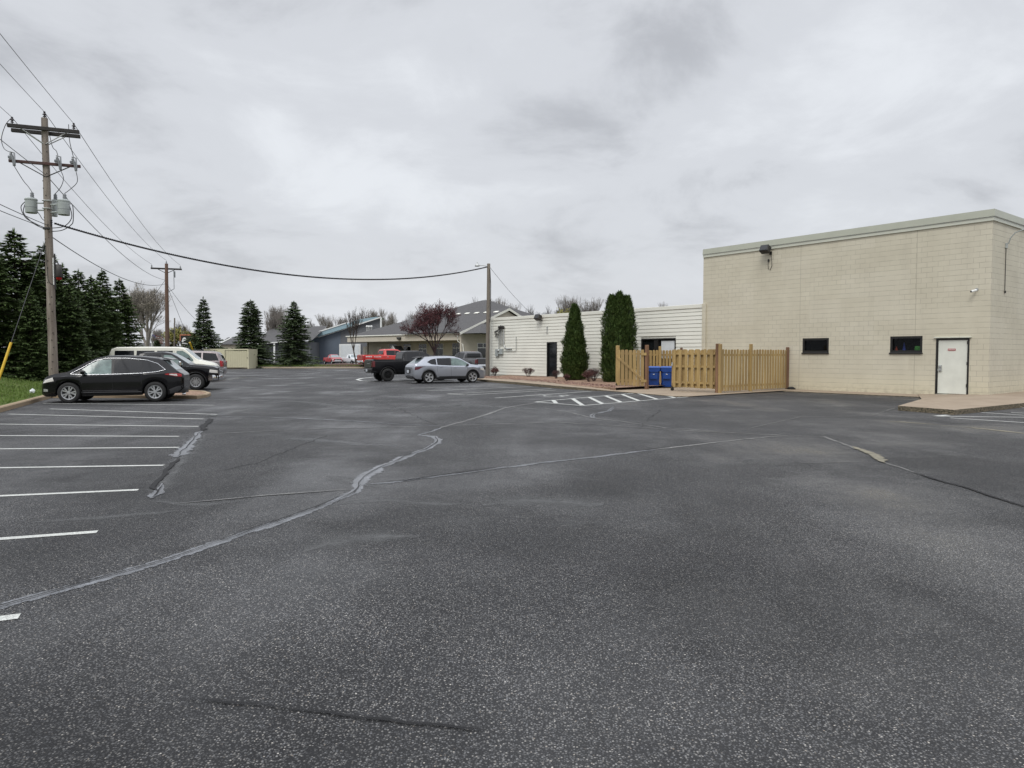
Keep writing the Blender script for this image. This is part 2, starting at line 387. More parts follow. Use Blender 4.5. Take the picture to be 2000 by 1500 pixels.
M['fence'] = mat_wood('tan_stained_wood', (.28, .185, .072), (.49, .35, .14))
M['fence_dark'] = mat_wood('brown_post_wood', (.13, .065, .035), (.25, .14, .075))
M['pole'] = mat_wood('weathered_pole_wood', (.10, .07, .052), (.40, .36, .31), scale=.45)
M['pole_red'] = mat_wood('treated_pole_wood', (.085, .048, .034), (.18, .105, .072), scale=.8)
M['pole_grey'] = mat_wood('grey_pole_wood', (.13, .11, .09), (.24, .21, .17), scale=.8)
M['arm'] = mat_wood('tarred_crossarm', (.012, .011, .010), (.035, .028, .024), 'X')
M['arm_red'] = mat_wood('red_crossarm', (.05, .022, .018), (.09, .04, .032), 'X')
M['porcelain'] = pm('brown_porcelain', (.03, .025, .03), .2)
M['porc_grey'] = pm('grey_polymer', (.17, .18, .19), .4)
M['cable'] = pm('black_cable', (.018, .018, .02), .6)
M['wire'] = pm('aluminium_wire', (.10, .10, .11), .6, .3)
M['guard'] = pm('yellow_guard', (.62, .40, .03), .5, var=.1)
M['bin_blue'] = pm('blue_bin_plastic', (.004, .045, .23), .38, var=.12, scale=3)
M['bin_lid'] = pm('blue_lid_plastic', (.006, .060, .28), .35, var=.12)
M['red_sign'] = pm('red_sign_paint', (.35, .02, .025), .4)
M['needle'] = mat_leaf('spruce_needles', (.026, .048, .017), (.055, .090, .028), .7, 1.2, (.13, .18, .05))
M['needle_blue'] = mat_leaf('blue_green_needles', (.032, .053, .026), (.060, .090, .042), .7, 1.2, (.14, .18, .075))
M['arbor'] = mat_leaf('arborvitae_foliage', (.024, .05, .014), (.055, .10, .024), .6, 4.5, (.15, .21, .06))
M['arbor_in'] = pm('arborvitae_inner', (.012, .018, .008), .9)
M['bark'] = pm('brown_bark', (.06, .048, .038), .9, var=.3, scale=9, bump=(20, .6))
M['bark_grey'] = pm('grey_bark', (.21, .19, .17), .9, var=.3, scale=9)
M['bark_red'] = pm('reddish_bark', (.05, .028, .028), .9, var=.3, scale=9)
M['crab_leaf'] = mat_leaf('crabapple_leaf', (.055, .012, .017), (.10, .024, .03), .6, 2, (.15, .055, .05))
M['bush_leaf'] = mat_leaf('red_bush_leaf', (.07, .02, .02), (.14, .055, .05), .7, 5, (.22, .12, .1))
M['bud_leaf'] = mat_leaf('pale_buds', (.30, .25, .19), (.42, .37, .29), .7, 1, (.5, .46, .38))
M['yellow_leaf'] = mat_leaf('yellow_buds', (.20, .19, .045), (.28, .26, .06), .7, 1, (.30, .29, .10))
M['shingle'] = pm('grey_shingles', (.065, .063, .064), .85, var=.25, scale=5, bump=(25, .5))
M['stucco'] = pm('tan_stucco', (.46, .415, .32), .8, var=.06, scale=.6)
M['stucco_l'] = pm('cream_stucco', (.54, .495, .41), .8, var=.05)
M['blue_wall'] = pm('slate_blue_siding', (.105, .13, .165), .6, var=.1, scale=.6)
M['blue_wall2'] = pm('grey_brown_siding', (.12, .125, .135), .65, var=.1)
M['light_blue'] = pm('pale_blue_roof', (.26, .37, .42), .5, var=.06)
M['shed'] = pm('cream_corrugated', (.54, .51, .36), .55, var=.06, scale=.5)

# car materials
M['car_black'] = mat_paint('black_car_paint', (.004, .004, .005), .10, dirt=.05); M['car_black'].node_tree.nodes['Principled BSDF'].inputs['Coat Weight'].default_value = .12; M['car_black'].node_tree.nodes['Principled BSDF'].inputs['Specular IOR Level'].default_value = .26
M['car_black2'] = mat_paint('matt_black_car_paint', (.007, .007, .008), .25, dirt=.05); M['car_black2'].node_tree.nodes['Principled BSDF'].inputs['Coat Weight'].default_value = .04; M['car_black2'].node_tree.nodes['Principled BSDF'].inputs['Specular IOR Level'].default_value = .25
M['car_silver'] = mat_paint('silver_car_paint', (.28, .295, .33), .28, .5)
M['car_cream'] = mat_paint('cream_car_paint', (.70, .69, .60), .35)
M['car_mauve'] = mat_paint('mauve_grey_car_paint', (.20, .17, .17), .35, .3)
M['car_red'] = mat_paint('red_car_paint', (.52, .018, .012), .25)
M['car_maroon'] = mat_paint('faded_red_car_paint', (.36, .03, .035), .35)
M['car_white'] = mat_paint('white_car_paint', (.66, .68, .70), .3)
M['car_grey'] = mat_paint('grey_car_paint', (.07, .07, .075), .25, .3)
M['chrome'] = pm('chrome', (.75, .76, .78), .12, 1, var=.05)
M['alloy'] = pm('alloy_rim', (.52, .53, .54), .28, .7, var=.08)
M['rim_black'] = pm('black_rim', (.03, .03, .03), .3, .5)
M['tint'] = pm('tinted_glass', (.008, .009, .011), .05, var=.2, spec=.5)
M['glass_l'] = pm('painted_daylight_glass', (.13, .18, .17), .05, var=.35, scale=4, spec=.7)  # opaque; daylight through the far windows is painted into the base colour
M['screen'] = pm('windscreen_glass', (.17, .21, .22), .05, var=.25, scale=2, spec=.8)
M['lamp_clear'] = pm('clear_lamp', (.62, .60, .56), .12, .2, var=.2, scale=20)
M['lamp_red'] = pm('red_lamp', (.30, .008, .010), .12, var=.3, scale=20)
M['lamp_dark'] = pm('smoked_lamp', (.09, .012, .02), .12, var=.3, scale=20)
M['trimgrey'] = pm('grey_cladding', (.03, .03, .032), .6)
M['plate'] = pm('number_plate', (.55, .58, .62), .4, var=.15, scale=30)

# ============================================================ THE SETTING
U = Vector((-.6175, .7866, 0)); NW = Vector((.7866, .6175, 0))      # along the block wall (away), into the building
CRN = gp(1930, 773, .10); CRN.z = 0
ANG = math.atan2(U.y, U.x)
def wall_kz(px, py, off=0.0):
    h = hitp(px, py, CRN - NW * off, NW); d = h - CRN
    return d.dot(U), h.z
# left kerb line of the lot
KB = [Vector((-6.0, -12, 0)), Vector((-8.6, 5, 0)), gp(-40, 816), gp(0, 806), gp(60, 789), gp(98, 778), gp(400, 721), gp(470, 719.5)]
def kerb_x(Y):
    for a, b in zip(KB, KB[1:]):
        if a.y <= Y <= b.y: return a.x + (b.x - a.x) * (Y - a.y) / (b.y - a.y)
    return KB[-1].x - .284 * (Y - KB[-1].y)
YF = gp(600, 719.5).y      # far kerb
# base ground to the horizon
g = MB(); g.quad((-900, -60, -.06), (900, -60, -.06), (900, 1500, -.06), (-900, 1500, -.06))
ground = tag(g.build('ground', M['grass_far']), kind='structure')
g = MB(); lot = [(k.x, k.y, 0) for k in KB[:-1]] + [(KB[-1].x, YF, 0), (14, YF, 0), (60, 60, 0), (70, -12, 0)]
g.add(lot, [tuple(range(len(lot) - 1, -1, -1))]); parking = tag(g.build('parking_lot', M['asphalt']), kind='structure')
# far road and lots beyond the strip
g = MB(); g.quad((-120, YF + 8.5, -.02), (60, YF + 8.5, -.02), (60, YF + 48, -.02), (-120, YF + 48, -.02))
tag(g.build('far_parking_lot', M['asphalt']), kind='structure')
# grassy bank on the left
def bank_z(s): t = max(0, min(1, (s - .2) / 9)); return .15 + 1.15 * t * t * (3 - 2 * t)
g = MB(); ys = [-12 + i * 1.5 for i in range(64)]; ss = [.16, .6, 1.2, 2, 3, 4, 5, 6, 7, 8, 10, 14, 22, 60]
random.seed(3)
for Y in ys:
    for s in ss:
        g.v.append((kerb_x(Y) - s, Y + .28 * s * 0, (bank_z(s) + (random.uniform(-.03, .03) if s > .2 else 0)) * max(0.05, min(1, (84 - Y) / 12)) if Y > 72 else bank_z(s) + (random.uniform(-.03, .03) if s > .2 else 0)))
n = len(ss)
for i in range(len(ys) - 1):
    for j in range(n - 1): g.f.append((i * n + j, i * n + j + 1, (i + 1) * n + j + 1, (i + 1) * n + j)); g.m.append(0); g.sm.append(True)
tag(g.build('grass_bank', M['grass']), kind='structure')
def kerb_strip(pts, w, h, name, mat, closed=False, side=1):
    b = MB(); n = len(pts); prof = [(0, -.05), (0, h - .03), (.03, h), (w - .02, h), (w, h - .02), (w, -.05)]
    vs = []
    for i, p in enumerate(pts):
        a = pts[i - 1] if (i > 0 or closed) else p; c = pts[(i + 1) % n] if (i < n - 1 or closed) else p
        d = (Vector(c) - Vector(a)).normalized(); q = Vector((-d.y, d.x, 0)) * side
        for o, z in prof: v = Vector(p) + q * o; vs.append((v.x, v.y, z))
    k = len(prof); fs = []
    for i in range(n if closed else n - 1):
        for j in range(k - 1): fs.append((i * k + j, i * k + j + 1, ((i + 1) % n) * k + j + 1, ((i + 1) % n) * k + j))
    b.add(vs, fs); return b.build(name, mat)
tag(kerb_strip(KB, .17, .15, 'kerb', M['kerb']), kind='structure')
# far verge
fx0 = KB[-1].x; g = MB()
vs = []; cols = 14
for j, (dy, z) in enumerate(((0.15, .15), (1.5, .24), (4, .30), (7, .18), (8.6, -.04))):
    for i in range(cols + 1): vs.append((fx0 - 12 + (14 - fx0 + 12) * i / cols, YF + dy, z + .04 * math.sin(i * 1.7 + j)))
fs = [(j * (cols + 1) + i, j * (cols + 1) + i + 1, (j + 1) * (cols + 1) + i + 1, (j + 1) * (cols + 1) + i) for j in range(4) for i in range(cols)]
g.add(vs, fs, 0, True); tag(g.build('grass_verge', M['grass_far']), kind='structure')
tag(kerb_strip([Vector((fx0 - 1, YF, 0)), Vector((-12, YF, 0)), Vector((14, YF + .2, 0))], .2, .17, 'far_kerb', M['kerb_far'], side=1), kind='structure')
g = MB(); mb_ = []
for i in range(18):
    a = i / 18 * 2 * math.pi; mb_.append((-20.3 + 4.2 * math.cos(a) * (1 + .1 * math.sin(3 * a)), YF + 2.6 + 1.9 * math.sin(a)))
g.add([(x, y, .30) for x, y in mb_] + [(-20.3, YF + 2.6, .62)] + [(x, y, .05) for x, y in mb_],
      [(i, (i + 1) % 18, 18) for i in range(18)] + [(19 + i, 19 + (i + 1) % 18, (i + 1) % 18, i) for i in range(18)], 0, True)
tag(g.build('mulch_bed', M['bark_mulch']), kind='structure')

# kerbed island beside the black SUV
def ip(x, y): return gp(x, y)
isl = [ip(100, 777.5), ip(180, 777), ip(330, 778.5), ip(385, 779), ip(405, 776), ip(412, 772.5), ip(400, 769), ip(372, 767.5), ip(300, 767.5), ip(120, 770)]
isl = isl[::-1]
tag(kerb_strip(isl, .16, .13, 'island_kerb', M['kerb'], closed=True, side=-1), kind='structure')
g = MB(); c = sum(isl, Vector()) / len(isl)
g.add([(p + (c - p).normalized() * .12) + Vector((0, 0, .1)) for p in isl], [tuple(range(len(isl)))]); tag(g.build('island_bed', M['mulch']), kind='structure')

# concrete walk along the buildings
def wline(P): return P + NW * ((CRN - P).dot(NW) + .05)
fr = [(905, 740.5, .13), (942, 745.5, .13), (1010, 751, .13), (1080, 758, .13), (1125, 761.5, .12), (1155, 763, .08), (1185, 764, .03), (1237, 768.3, .03), (1280, 772, .03), (1313, 775, .03),
      (1345, 775.6, .03), (1404, 769.8, .03), (1484, 762.5, .03), (1540, 765.2, .03), (1700, 772.3, .03), (1877, 780, .03)]
g = MB(); fp = [gp(x, y, 0) + Vector((0, 0, z)) for x, y, z in fr]
bp = [wline(p) for p in fp]
for i, p in enumerate(bp): p.z = max(.03, fp[i].z * .95) if i < 6 else .045
n = len(fp); g.add(fp + bp + [Vector((p.x, p.y, -.1)) for p in fp], [(i, i + 1, n + i + 1, n + i) for i in range(n - 1)], 0)
g.add(fp + [Vector((p.x, p.y, -.1)) for p in fp], [(i + 1, i, n + i, n + i + 1) for i in range(n - 1)], 1)
tag(g.build('sidewalk', [M['conc'], M['conc_edge']]), kind='structure')
# raised slab at the corner
A = gp(1754, 792.5, .14); B = gp(1864, 800.5, .14); D0 = gp(2000, 787, .14); dd_ = (D0 - B).normalized(); D = B + dd_ * 16
E_ = D + NW * 0 + Vector((-.35, 1, 0)).normalized() * 3.2
rb = CRN + NW * 14; poly = [A, B, D, E_, rb + Vector((0, 0, .14)) - U * -.05, CRN + Vector((0, 0, .14)) + NW * .05, CRN + U * 2.5 + NW * .05 + Vector((0, 0, .14)), gp(1800, 776.5, .1)]
for p in poly: p.z = .14
poly[6].z = .06; poly[7].z = .05
g = MB(); n = len(poly); g.add(poly, [(0, 1, 7), (1, 5, 6, 7), (1, 2, 3, 5), (3, 4, 5)], 0)
g.add(poly + [Vector((p.x, p.y, -.1)) for p in poly], [((i + 1) % n, i, n + i, n + (i + 1) % n) for i in (7, 0, 1, 2)], 1)
tag(g.build('corner_slab', [M['conc'], M['conc_edge']]), kind='structure')
# planting bed
bk = [(936, 735.5), (950, 738.3), (1020, 741), (1060, 744), (1100, 750.5), (1140, 754), (1175, 756), (1203, 757.5)]
g = MB(); f_ = [gp(x, y, .14) for x, y in bk]; b_ = [wline(p) for p in f_]; n = len(f_)
for p in b_: p.z = .2
g.add(f_ + b_, [(i, i + 1, n + i + 1, n + i) for i in range(n - 1)])
g.add(f_ + [p - Vector((0, 0, .2)) for p in f_], [(i + 1, i, n + i, n + i + 1) for i in range(n - 1)])
tag(g.build('planting_bed', M['mulch']), kind='structure')

# ------------------------------------------------------------ markings and cracks (children of the parking lot)
def ribbon(pts, w, z, name, mat, jit=0.0, parent=parking, seed=0):
    rnd = random.Random(seed); P = []
    for a, b in zip(pts, pts[1:]):
        L_ = (b - a).length; k = max(1, int(L_ / (.25 if jit else 2)))
        for i in range(k): P.append(a.lerp(b, i / k))
    P.append(pts[-1]); vs = []; n = len(P); ph = rnd.uniform(0, 9)
    for i, p in enumerate(P):
        d = (P[min(n - 1, i + 1)] - P[max(0, i - 1)]); d.z = 0; d.normalize(); q = Vector((-d.y, d.x, 0))
        ww = w if not isinstance(w, (list, tuple)) else w[0] + (w[1] - w[0]) * i / max(1, n - 1)
        ww *= (1 + (rnd.uniform(-.35, .35) + .2 * math.sin(i * .35 + ph) if jit else 0)); of = q * (rnd.uniform(-1, 1) * jit)
        if jit and i in (0, n - 1): ww *= .25
        vs += [p + of + q * ww / 2, p + of, p + of - q * ww / 2]
    b = MB(); b.add([(v.x, v.y, z) for v in vs], [(3 * i + 1 + k, 3 * i + 4 + k, 3 * i + 3 + k, 3 * i + k) for i in range(n - 1) for k in (0, 1)])
    o = b.build(name, mat, parent); at_ = o.data.attributes.new('edge', 'FLOAT', 'POINT')
    for i in range(len(vs)): at_.data[i].value = 1.0 if i % 3 == 1 else 0.0
    return o
def gl(pp): return [gp(x, y) for x, y in pp]
SW = .10
for k, (xa, ya, xb, yb) in enumerate([(0, 1209, 38, 1204), (0, 1053, 190, 1039), (0, 969, 270, 957), (0, 914, 320, 909), (0, 877, 350, 874), (0, 851, 350, 852.5),
                                      (0, 828.5, 388, 833), (40, 809.5, 398, 818.5), (60, 797.5, 424, 809.5), (98, 788, 418, 791.5)]):
    b = gp(xb, yb); a = gp(xa, ya); d = (a - b).normalized(); L_ = (kerb_x(b.y + d.y * 5) + .05 - b.x) / d.x
    s_ = ribbon([b, b + d * min(L_, 6.2)], SW, .004, 'parking_stripe', M['stripe'] if k not in (8,) else M['stripe_fresh'])
for a, b in [((802, 758.2), (1002, 752)), ((834, 763.3), (1038, 755)), ((874, 769.5), (1078, 759.3)), ((910, 771.5), (1085, 762)), ((874, 769.5), (910, 771.5)), ((966, 777.4), (1154, 764.3)),
             ((1046, 785), (1182, 773)), ((1182, 773), (1246, 767.6)), ((1046, 785), (1138, 792.3)), ((1138, 792.3), (1317, 777.3)), ((1317, 777.3), (1350, 775)),
             ((700, 744), (830, 741)), ((715, 738.5), (830, 737)), ((745, 741.5), (840, 739)), ((770, 744.8), (850, 743)), ((800, 748), (820, 745)), ((880, 747.5), (935, 746.5))]:
    ribbon(gl([a, b]), SW, .004, 'parking_stripe', M['stripe_fresh'])
for a, b in [((1080, 781.6), (1086, 787.6)), ((1118, 778.6), (1138, 792)), ((1150, 775.8), (1177, 789)), ((1182, 773), (1213, 786)), ((1214, 770.3), (1248, 783)), ((1243, 767.7), (1283, 779.8)), ((1298, 772), (1318, 777.2)), ((1100, 780), (1108, 786))][:7]:
    ribbon(gl([a, b]), .15, .008, 'parking_stripe', M['stripe_fresh'])
for a, b, w in [((1828, 813), (1852, 811), .16), ((1836, 813.2), (2040, 815.6), SW), ((1856, 816.4), (2040, 828), SW), ((1916, 805.5), (2040, 814), SW), ((1990, 796), (2060, 799), SW), ((1975, 806), (2040, 808.5), SW)]:
    ribbon(gl([a, b]), w, .0055 if w > .12 else .004, 'parking_stripe', M['stripe_fresh'])
# rounded nose of the far hatched island
nose = gl([(760, 736.3), (728, 737), (707, 739), (697, 741.6), (706, 743.6), (725, 744.6), (780, 744.2)])
ribbon(nose, .22, .006, 'parking_stripe', M['stripe_fresh'])
# wheelchair symbol
c0 = gp(1096, 772.5); e1 = Vector((.7866, .6175, 0)); e2 = Vector((-.6175, .7866, 0))
g = MB()
def seg(p, q, w=.09):
    a = c0 + e1 * p[0] + e2 * p[1]; b = c0 + e1 * q[0] + e2 * q[1]; d = (b - a).normalized(); r_ = Vector((-d.y, d.x, 0)) * w / 2
    g.add([(v.x, v.y, .004) for v in (a - r_, b - r_, b + r_, a + r_)], [(0, 1, 2, 3)])
arcp = [(-.42 + .38 * math.cos(t), .38 * math.sin(t)) for t in [R(60) + R(270) * i / 12 for i in range(13)]]
for a, b in zip(arcp, arcp[1:]): seg(a, b, .08)
for a, b in (((.45, .05), (-.1, .0)), ((-.1, 0), (-.14, -.35)), ((-.14, -.35), (-.5, -.55)), ((.2, .02), (.17, -.3)), ((.62, -.02), (.62, .14)), ((.54, .06), (.70, .06))): seg(a, b, .1)
o = g.build('wheelchair_symbol', M['stripe_fresh'], parking)
# sealed cracks
SEAL = [([(-40, 1200), (0, 1185), (80, 1163), (150, 1145), (240, 1120), (330, 1092), (420, 1062), (500, 1035), (570, 1012), (640, 985), (690, 962), (705, 947)], .11, 'seal', .012),
        ([(700, 955), (703, 943), (712, 931), (740, 914), (790, 893), (830, 878), (852, 866), (856, 859), (848, 853), (833, 851), (815, 850.5)], (.17, .13), 'seal', .02),
        ([(815, 850.5), (840, 843.5), (860, 836)], .09, 'seal', .015),
        ([(860, 836), (880, 829.5), (900, 825), (950, 810), (985, 797), (1020, 791), (1075, 782)], .07, 'seal_dry', .02),
        ([(705, 947), (760, 943), (860, 930), (960, 917)], .08, 'seal', .012),
        ([(960, 917), (1050, 905), (1160, 893), (1280, 878)], .09, 'seal', .012),
        ([(1280, 878), (1400, 864), (1500, 853.5), (1540, 851)], .07, 'seal_dry', .012),
        ([(1540, 851), (1610, 853), (1650, 868), (1690, 884)], .06, 'seal_dry', .012),
        ([(1725, 903), (1760, 914), (1790, 925)], .045, 'seal_dry', .012),
        ([(425, 813), (520, 815), (600, 818), (700, 823), (780, 829), (860, 832)], .08, 'seal', .015),
        ([(860, 832), (960, 829), (1080, 825), (1180, 830), (1250, 835), (1350, 842), (1450, 847), (1540, 851)], .06, 'seal_dry', .015),
        ([(1060, 797), (1110, 805), (1160, 817), (1210, 823), (1300, 836), (1400, 843)], .06, 'seal_dry', .02),
        ([(1200, 794), (1190, 803), (1160, 809), (1155, 813), (1165, 818)], .10, 'seal', .02),
        ([(298, 974), (308, 958), (318, 945)], .10, 'seal', .02),
        ([(345, 893), (358, 880), (372, 866), (384, 851), (394, 842)], (.17, .14), 'seal', .03),
        ([(330, 986), (420, 978), (500, 970), (600, 962), (690, 956)], .045, 'seal_dry', .012),
        ([(400, 848.5), (470, 845), (560, 840), (640, 837), (760, 835), (850, 833.5)], .05, 'seal_dry', .015),
        ([(1240, 881), (1400, 873), (1560, 905), (1690, 902)][2:], .03, 'seal_dry', .01),
        ([(1460, 838), (1560, 815), (1700, 812), (1748, 797)], .03, 'seal_dry', .02)]
for i, (pp, w, mm, j) in enumerate(SEAL):
    w_ = [q * 1.9 for q in w] if isinstance(w, tuple) else w * 1.9
    ribbon(gl(pp), w_, .003 + .0003 * i, 'crack_seal', M[mm], j, seed=i)
    if mm == 'seal': ribbon(gl(pp), .022, .0135 + .0002 * i, 'open_crack', M['crack'], .02, seed=80 + i)
CR = [([(345, 1369), (400, 1369), (450, 1374), (520, 1380), (560, 1386), (640, 1396), (700, 1403), (760, 1408), (800, 1416), (850, 1419), (900, 1425), (940, 1429)], .012, .008),
      ([(730, 943), (800, 938), (860, 928.5), (960, 914.5), (1010, 909)], .02, .006), ([(1240, 882), (1330, 870.5), (1400, 862)], .02, .006), ([(1570, 850.3), (1612, 852)], .03, .004),
      ([(1785, 924), (1815, 934), (1850, 944), (1880, 951), (1930, 968), (1990, 987), (2060, 1010)], .035, .01), ([(430, 1056), (500, 1031), (540, 1018), (620, 990), (680, 963)], .012, .008),
      ([(90, 1160), (160, 1140), (240, 1116)], .012, .006), ([(300, 960), (330, 920), (345, 896)], .05, .05), ([(395, 842), (398, 835), (405, 826), (410, 818)], .10, .04), ([(405, 815), (424, 813.5)], .12, .02)]
for i, (pp, w, j) in enumerate(CR): ribbon(gl(pp), w * 1.8, .0095 + .0004 * i, 'open_crack', M['crack'], j, seed=50 + i)
ribbon(gl([(1733, 824), (1765, 824.5), (1800, 827), (1830, 829.5)]), .32, .0048, 'silt_streak', M['silt'], .02, seed=3)
ribbon(gl([(1885, 834), (1940, 840), (2060, 853)]), .32, .0048, 'silt_streak', M['silt'], .02, seed=4)
ribbon(gl([(1822, 829), (1890, 836)]), .07, .0042, 'silt_streak', M['silt'], .01, seed=5)
ribbon(gl([(1665, 873), (1690, 882), (1710, 890), (1728, 905)]), .22, .0142, 'silt_streak', M['silt'], .02, seed=6)
for i, (pp, w, mm) in enumerate([([(420, 812), (440, 806), (470, 801), (500, 797)], .9, 'damp'), ([(395, 765), (440, 761), (520, 757)], 1.0, 'damp'), ([(420, 745), (470, 737), (560, 733)], 1.6, 'damp'), ([(560, 856), (640, 861), (720, 868), (800, 872)], .7, 'damp'),
        ([(640, 930), (700, 945), (760, 952)], .8, 'halo'), ([(650, 986), (760, 978), (900, 985)], .5, 'halo'), ([(600, 1078), (700, 1050), (820, 1045)], .5, 'halo'), ([(300, 980), (400, 985), (480, 978)], .45, 'halo'), ([(340, 1000), (200, 1010), (60, 1020)], .3, 'halo'),
        ([(395, 850), (350, 905), (310, 962)], .55, 'halo'), ([(330, 905), (352, 880), (380, 850)], .35, 'damp'), ([(940, 985), (1040, 978), (1180, 985)], .9, 'halo'), ([(740, 800), (900, 790), (1060, 800)], 1.2, 'halo'), ([(420, 780), (600, 785), (700, 800)], 1.2, 'halo')]):
    ribbon(gl(pp), w, .0012 + .00012 * i, 'damp_patch' if mm == 'damp' else 'dust_sheen_patch', M[mm], .05, seed=200 + i)  # pale ribbons: dust, and wet sheen put into the colour
for i, pp in enumerate([[(560, 745), (640, 762), (760, 790), (850, 830)], [(1000, 800), (1090, 790), (1180, 800)], [(1250, 835), (1290, 800), (1420, 790)], [(640, 850), (560, 880), (500, 905), (420, 920)], [(480, 760), (620, 757), (800, 765)]]):
    ribbon(gl(pp), .03, .0028 + .0001 * i, 'open_crack', M['crack'], .05, seed=300 + i)
# ============================================================ BLOCK BUILDING
def holed_wall(b, x0, x1, z0, z1, holes, y=0.0, m=0, depth=.16, mr=None):
    xs = sorted({x0, x1, *[h[0] for h in holes], *[h[1] for h in holes]}); zs = sorted({z0, z1, *[h[2] for h in holes], *[h[3] for h in holes]})
    for xa, xb in zip(xs, xs[1:]):
        for za, zb in zip(zs, zs[1:]):
            if any(h[0] - 1e-6 <= xa and xb <= h[1] + 1e-6 and h[2] - 1e-6 <= za and zb <= h[3] + 1e-6 for h in holes): continue
            b.quad((xb, y, za), (xa, y, za), (xa, y, zb), (xb, y, zb), m)
    for a, c, d, e in holes:
        r_ = m if mr is None else mr
        b.quad((a, y, d), (a, y - depth, d), (a, y - depth, e), (a, y, e), r_); b.quad((c, y - depth, d), (c, y, d), (c, y, e), (c, y - depth, e), r_)
        b.quad((a, y - depth, e), (c, y - depth, e), (c, y, e), (a, y, e), r_); b.quad((a, y, d), (c, y, d), (c, y - depth, d), (a, y - depth, d), r_)
LB = wall_kz(1372, 700)[0]; ztop_b = wall_kz(1935, 409)[1]
bld = thing('block_building', 'tall cream painted concrete block building with white door and two small dark windows', 'building', (CRN.x, CRN.y, 0), ANG)
def rect(x0, y0, x1, y1, off=0):
    ka, za = wall_kz(x0, y1, off); kb, zb = wall_kz(x1, y0, off); return [min(ka, kb), max(ka, kb), za, zb]
W1 = rect(1567, 660, 1619, 690); W2 = rect(1738, 656, 1802, 690); DR = rect(1826, 660, 1894, 771); DR[2] = .10
zwall = ztop_b - .42; DEP = 15
b = MB(); holed_wall(b, 0, LB, -.05, zwall, [tuple(W1), tuple(W2), tuple(DR)])
b.quad((0, 0, -.05), (0, -DEP, -.05), (0, -DEP, zwall), (0, 0, zwall)); b.quad((LB, -DEP, -.05), (LB, 0, -.05), (LB, 0, zwall), (LB, -DEP, zwall))
b.quad((0, -DEP, -.05), (LB, -DEP, -.05), (LB, -DEP, zwall), (0, -DEP, zwall)); b.quad((0, 0, zwall), (0, -DEP, zwall), (LB, -DEP, zwall), (LB, 0, zwall))
b.build('wall', M['block'], bld)
def ring_trim(name, z0, z1, off, mat, slope=0):
    b = MB(); o1 = off; o2 = off + slope
    lo = [(-o2, o2, z0), (LB, o2, z0), (LB, -.02, z0), (-.0, -.02, z0)]
    # front strip and right strip as two boxes mitred at the corner
    b.add([(-o2, o2, z0), (LB, o2, z0), (LB, .0, z0), (0, 0, z0), (-o1, o1, z1), (LB, o1, z1), (LB, 0, z1), (0, 0, z1)],
          [(0, 1, 5, 4), (3, 2, 1, 0), (4, 5, 6, 7), (1, 2, 6, 5)])
    b.add([(-o2, o2, z0), (0, 0, z0), (0, -DEP, z0), (-o2, -DEP, z0), (-o1, o1, z1), (0, 0, z1), (0, -DEP, z1), (-o1, -DEP, z1)],
          [(3, 0, 4, 7), (0, 3, 2, 1), (4, 5, 6, 7), (2, 3, 7, 6)])
    return b.build(name, mat, bld)
ring_trim('fascia', zwall, zwall + .135, .05, M['fascia'])
ring_trim('drip_edge', zwall + .137, zwall + .15, .075, M['white'])
ring_trim('coping', zwall + .152, ztop_b, .06, M['fascia_top'], .03)
def make_window(r, par, sill=True):
    a, c, d, e = r; b = MB(); w = .09
    for bx in (((a + c) / 2, (e - w / 2), c - a, w), ((a + c) / 2, d + w / 2 + .03, c - a, w), (a + w / 2, (d + e) / 2, w, e - d - 2 * w), (c - w / 2, (d + e) / 2, w, e - d - 2 * w)):
        b.box((bx[0], -.05, bx[1]), (bx[2] - .004, .07, bx[3]))
    f = b.build('window', M['frame_black'], par)
    g_ = MB(); g_.box(((a + c) / 2, -.09, (d + e) / 2), (c - a - .02, .01, e - d - .02)); g_.build('pane', M['win_glass'], f)
    s_ = MB(); s_.box(((a + c) / 2, .0, d - .0), (c - a + .04, .12, .06), bev=.01); s_.build('sill', M['frame_black'], f)
    k_ = MB(); x0, x1 = a - .0, c + .0      # the dim room behind
    k_.box(((x0 + x1) / 2, -.9, (d + e) / 2), (x1 - x0 + .6, .02, 1.2)); k_.box(((x0 + x1) / 2, -.55, d - .02), (x1 - x0, .76, .03))
    k_.box((x0 - .1, -.5, (d + e) / 2), (.02, .8, 1.2)); k_.box((x1 + .1, -.5, (d + e) / 2), (.02, .8, 1.2)); k_.box(((x0 + x1) / 2, -.5, e + .1), (x1 - x0 + .4, .8, .02))
    k_.build('room', M['room'], f)
    return f
t_ = NT('clear_window_glass'); t_.p.inputs['Transmission Weight'].default_value = .0; t_.out((.004, .005, .006), .04, spec=.3); t_.p.inputs['Alpha'].default_value = .30; M['win_glass'] = t_.mat
M['room'] = pm('dim_room', (.022, .026, .024), .9, var=.5, scale=4)
make_window(W1, bld); make_window(W2, bld)
# door
a, c, d, e = DR; b = MB()
b.box(((a + c) / 2, -.03, e - .03), (c - a - .004, .09, .06)); b.box((a + .03, -.03, (d + e) / 2 - .03), (.06, .09, e - d - .06)); b.box((c - .03, -.03, (d + e) / 2 - .03), (.06, .09, e - d - .06))
b.build('door_frame', M['frame_black'], bld)
b = MB(); b.box(((a + c) / 2, -.045, (d + e) / 2 - .025), (c - a - .15, .045, e - d - .09), bev=.004); door = b.build('door', M['door_white'], bld)
b = MB(); b.box(((a + c) / 2, .03, e + .03), (c - a + .14, .1, .045), bev=.008); b.build('drip_cap', M['fascia'], bld)
b = MB(); b.box((c - .165, .0, d + 1.0), (.11, .035, .26), bev=.01); b.box((c - .165, .03, d + 1.07), (.07, .03, .06), bev=.008); b.tube([(c - .165, .02, d + .93), (c - .165, .06, d + .93), (c - .09, .065, d + .93)], .012, 8); b.build('handle', M['steel'], door)
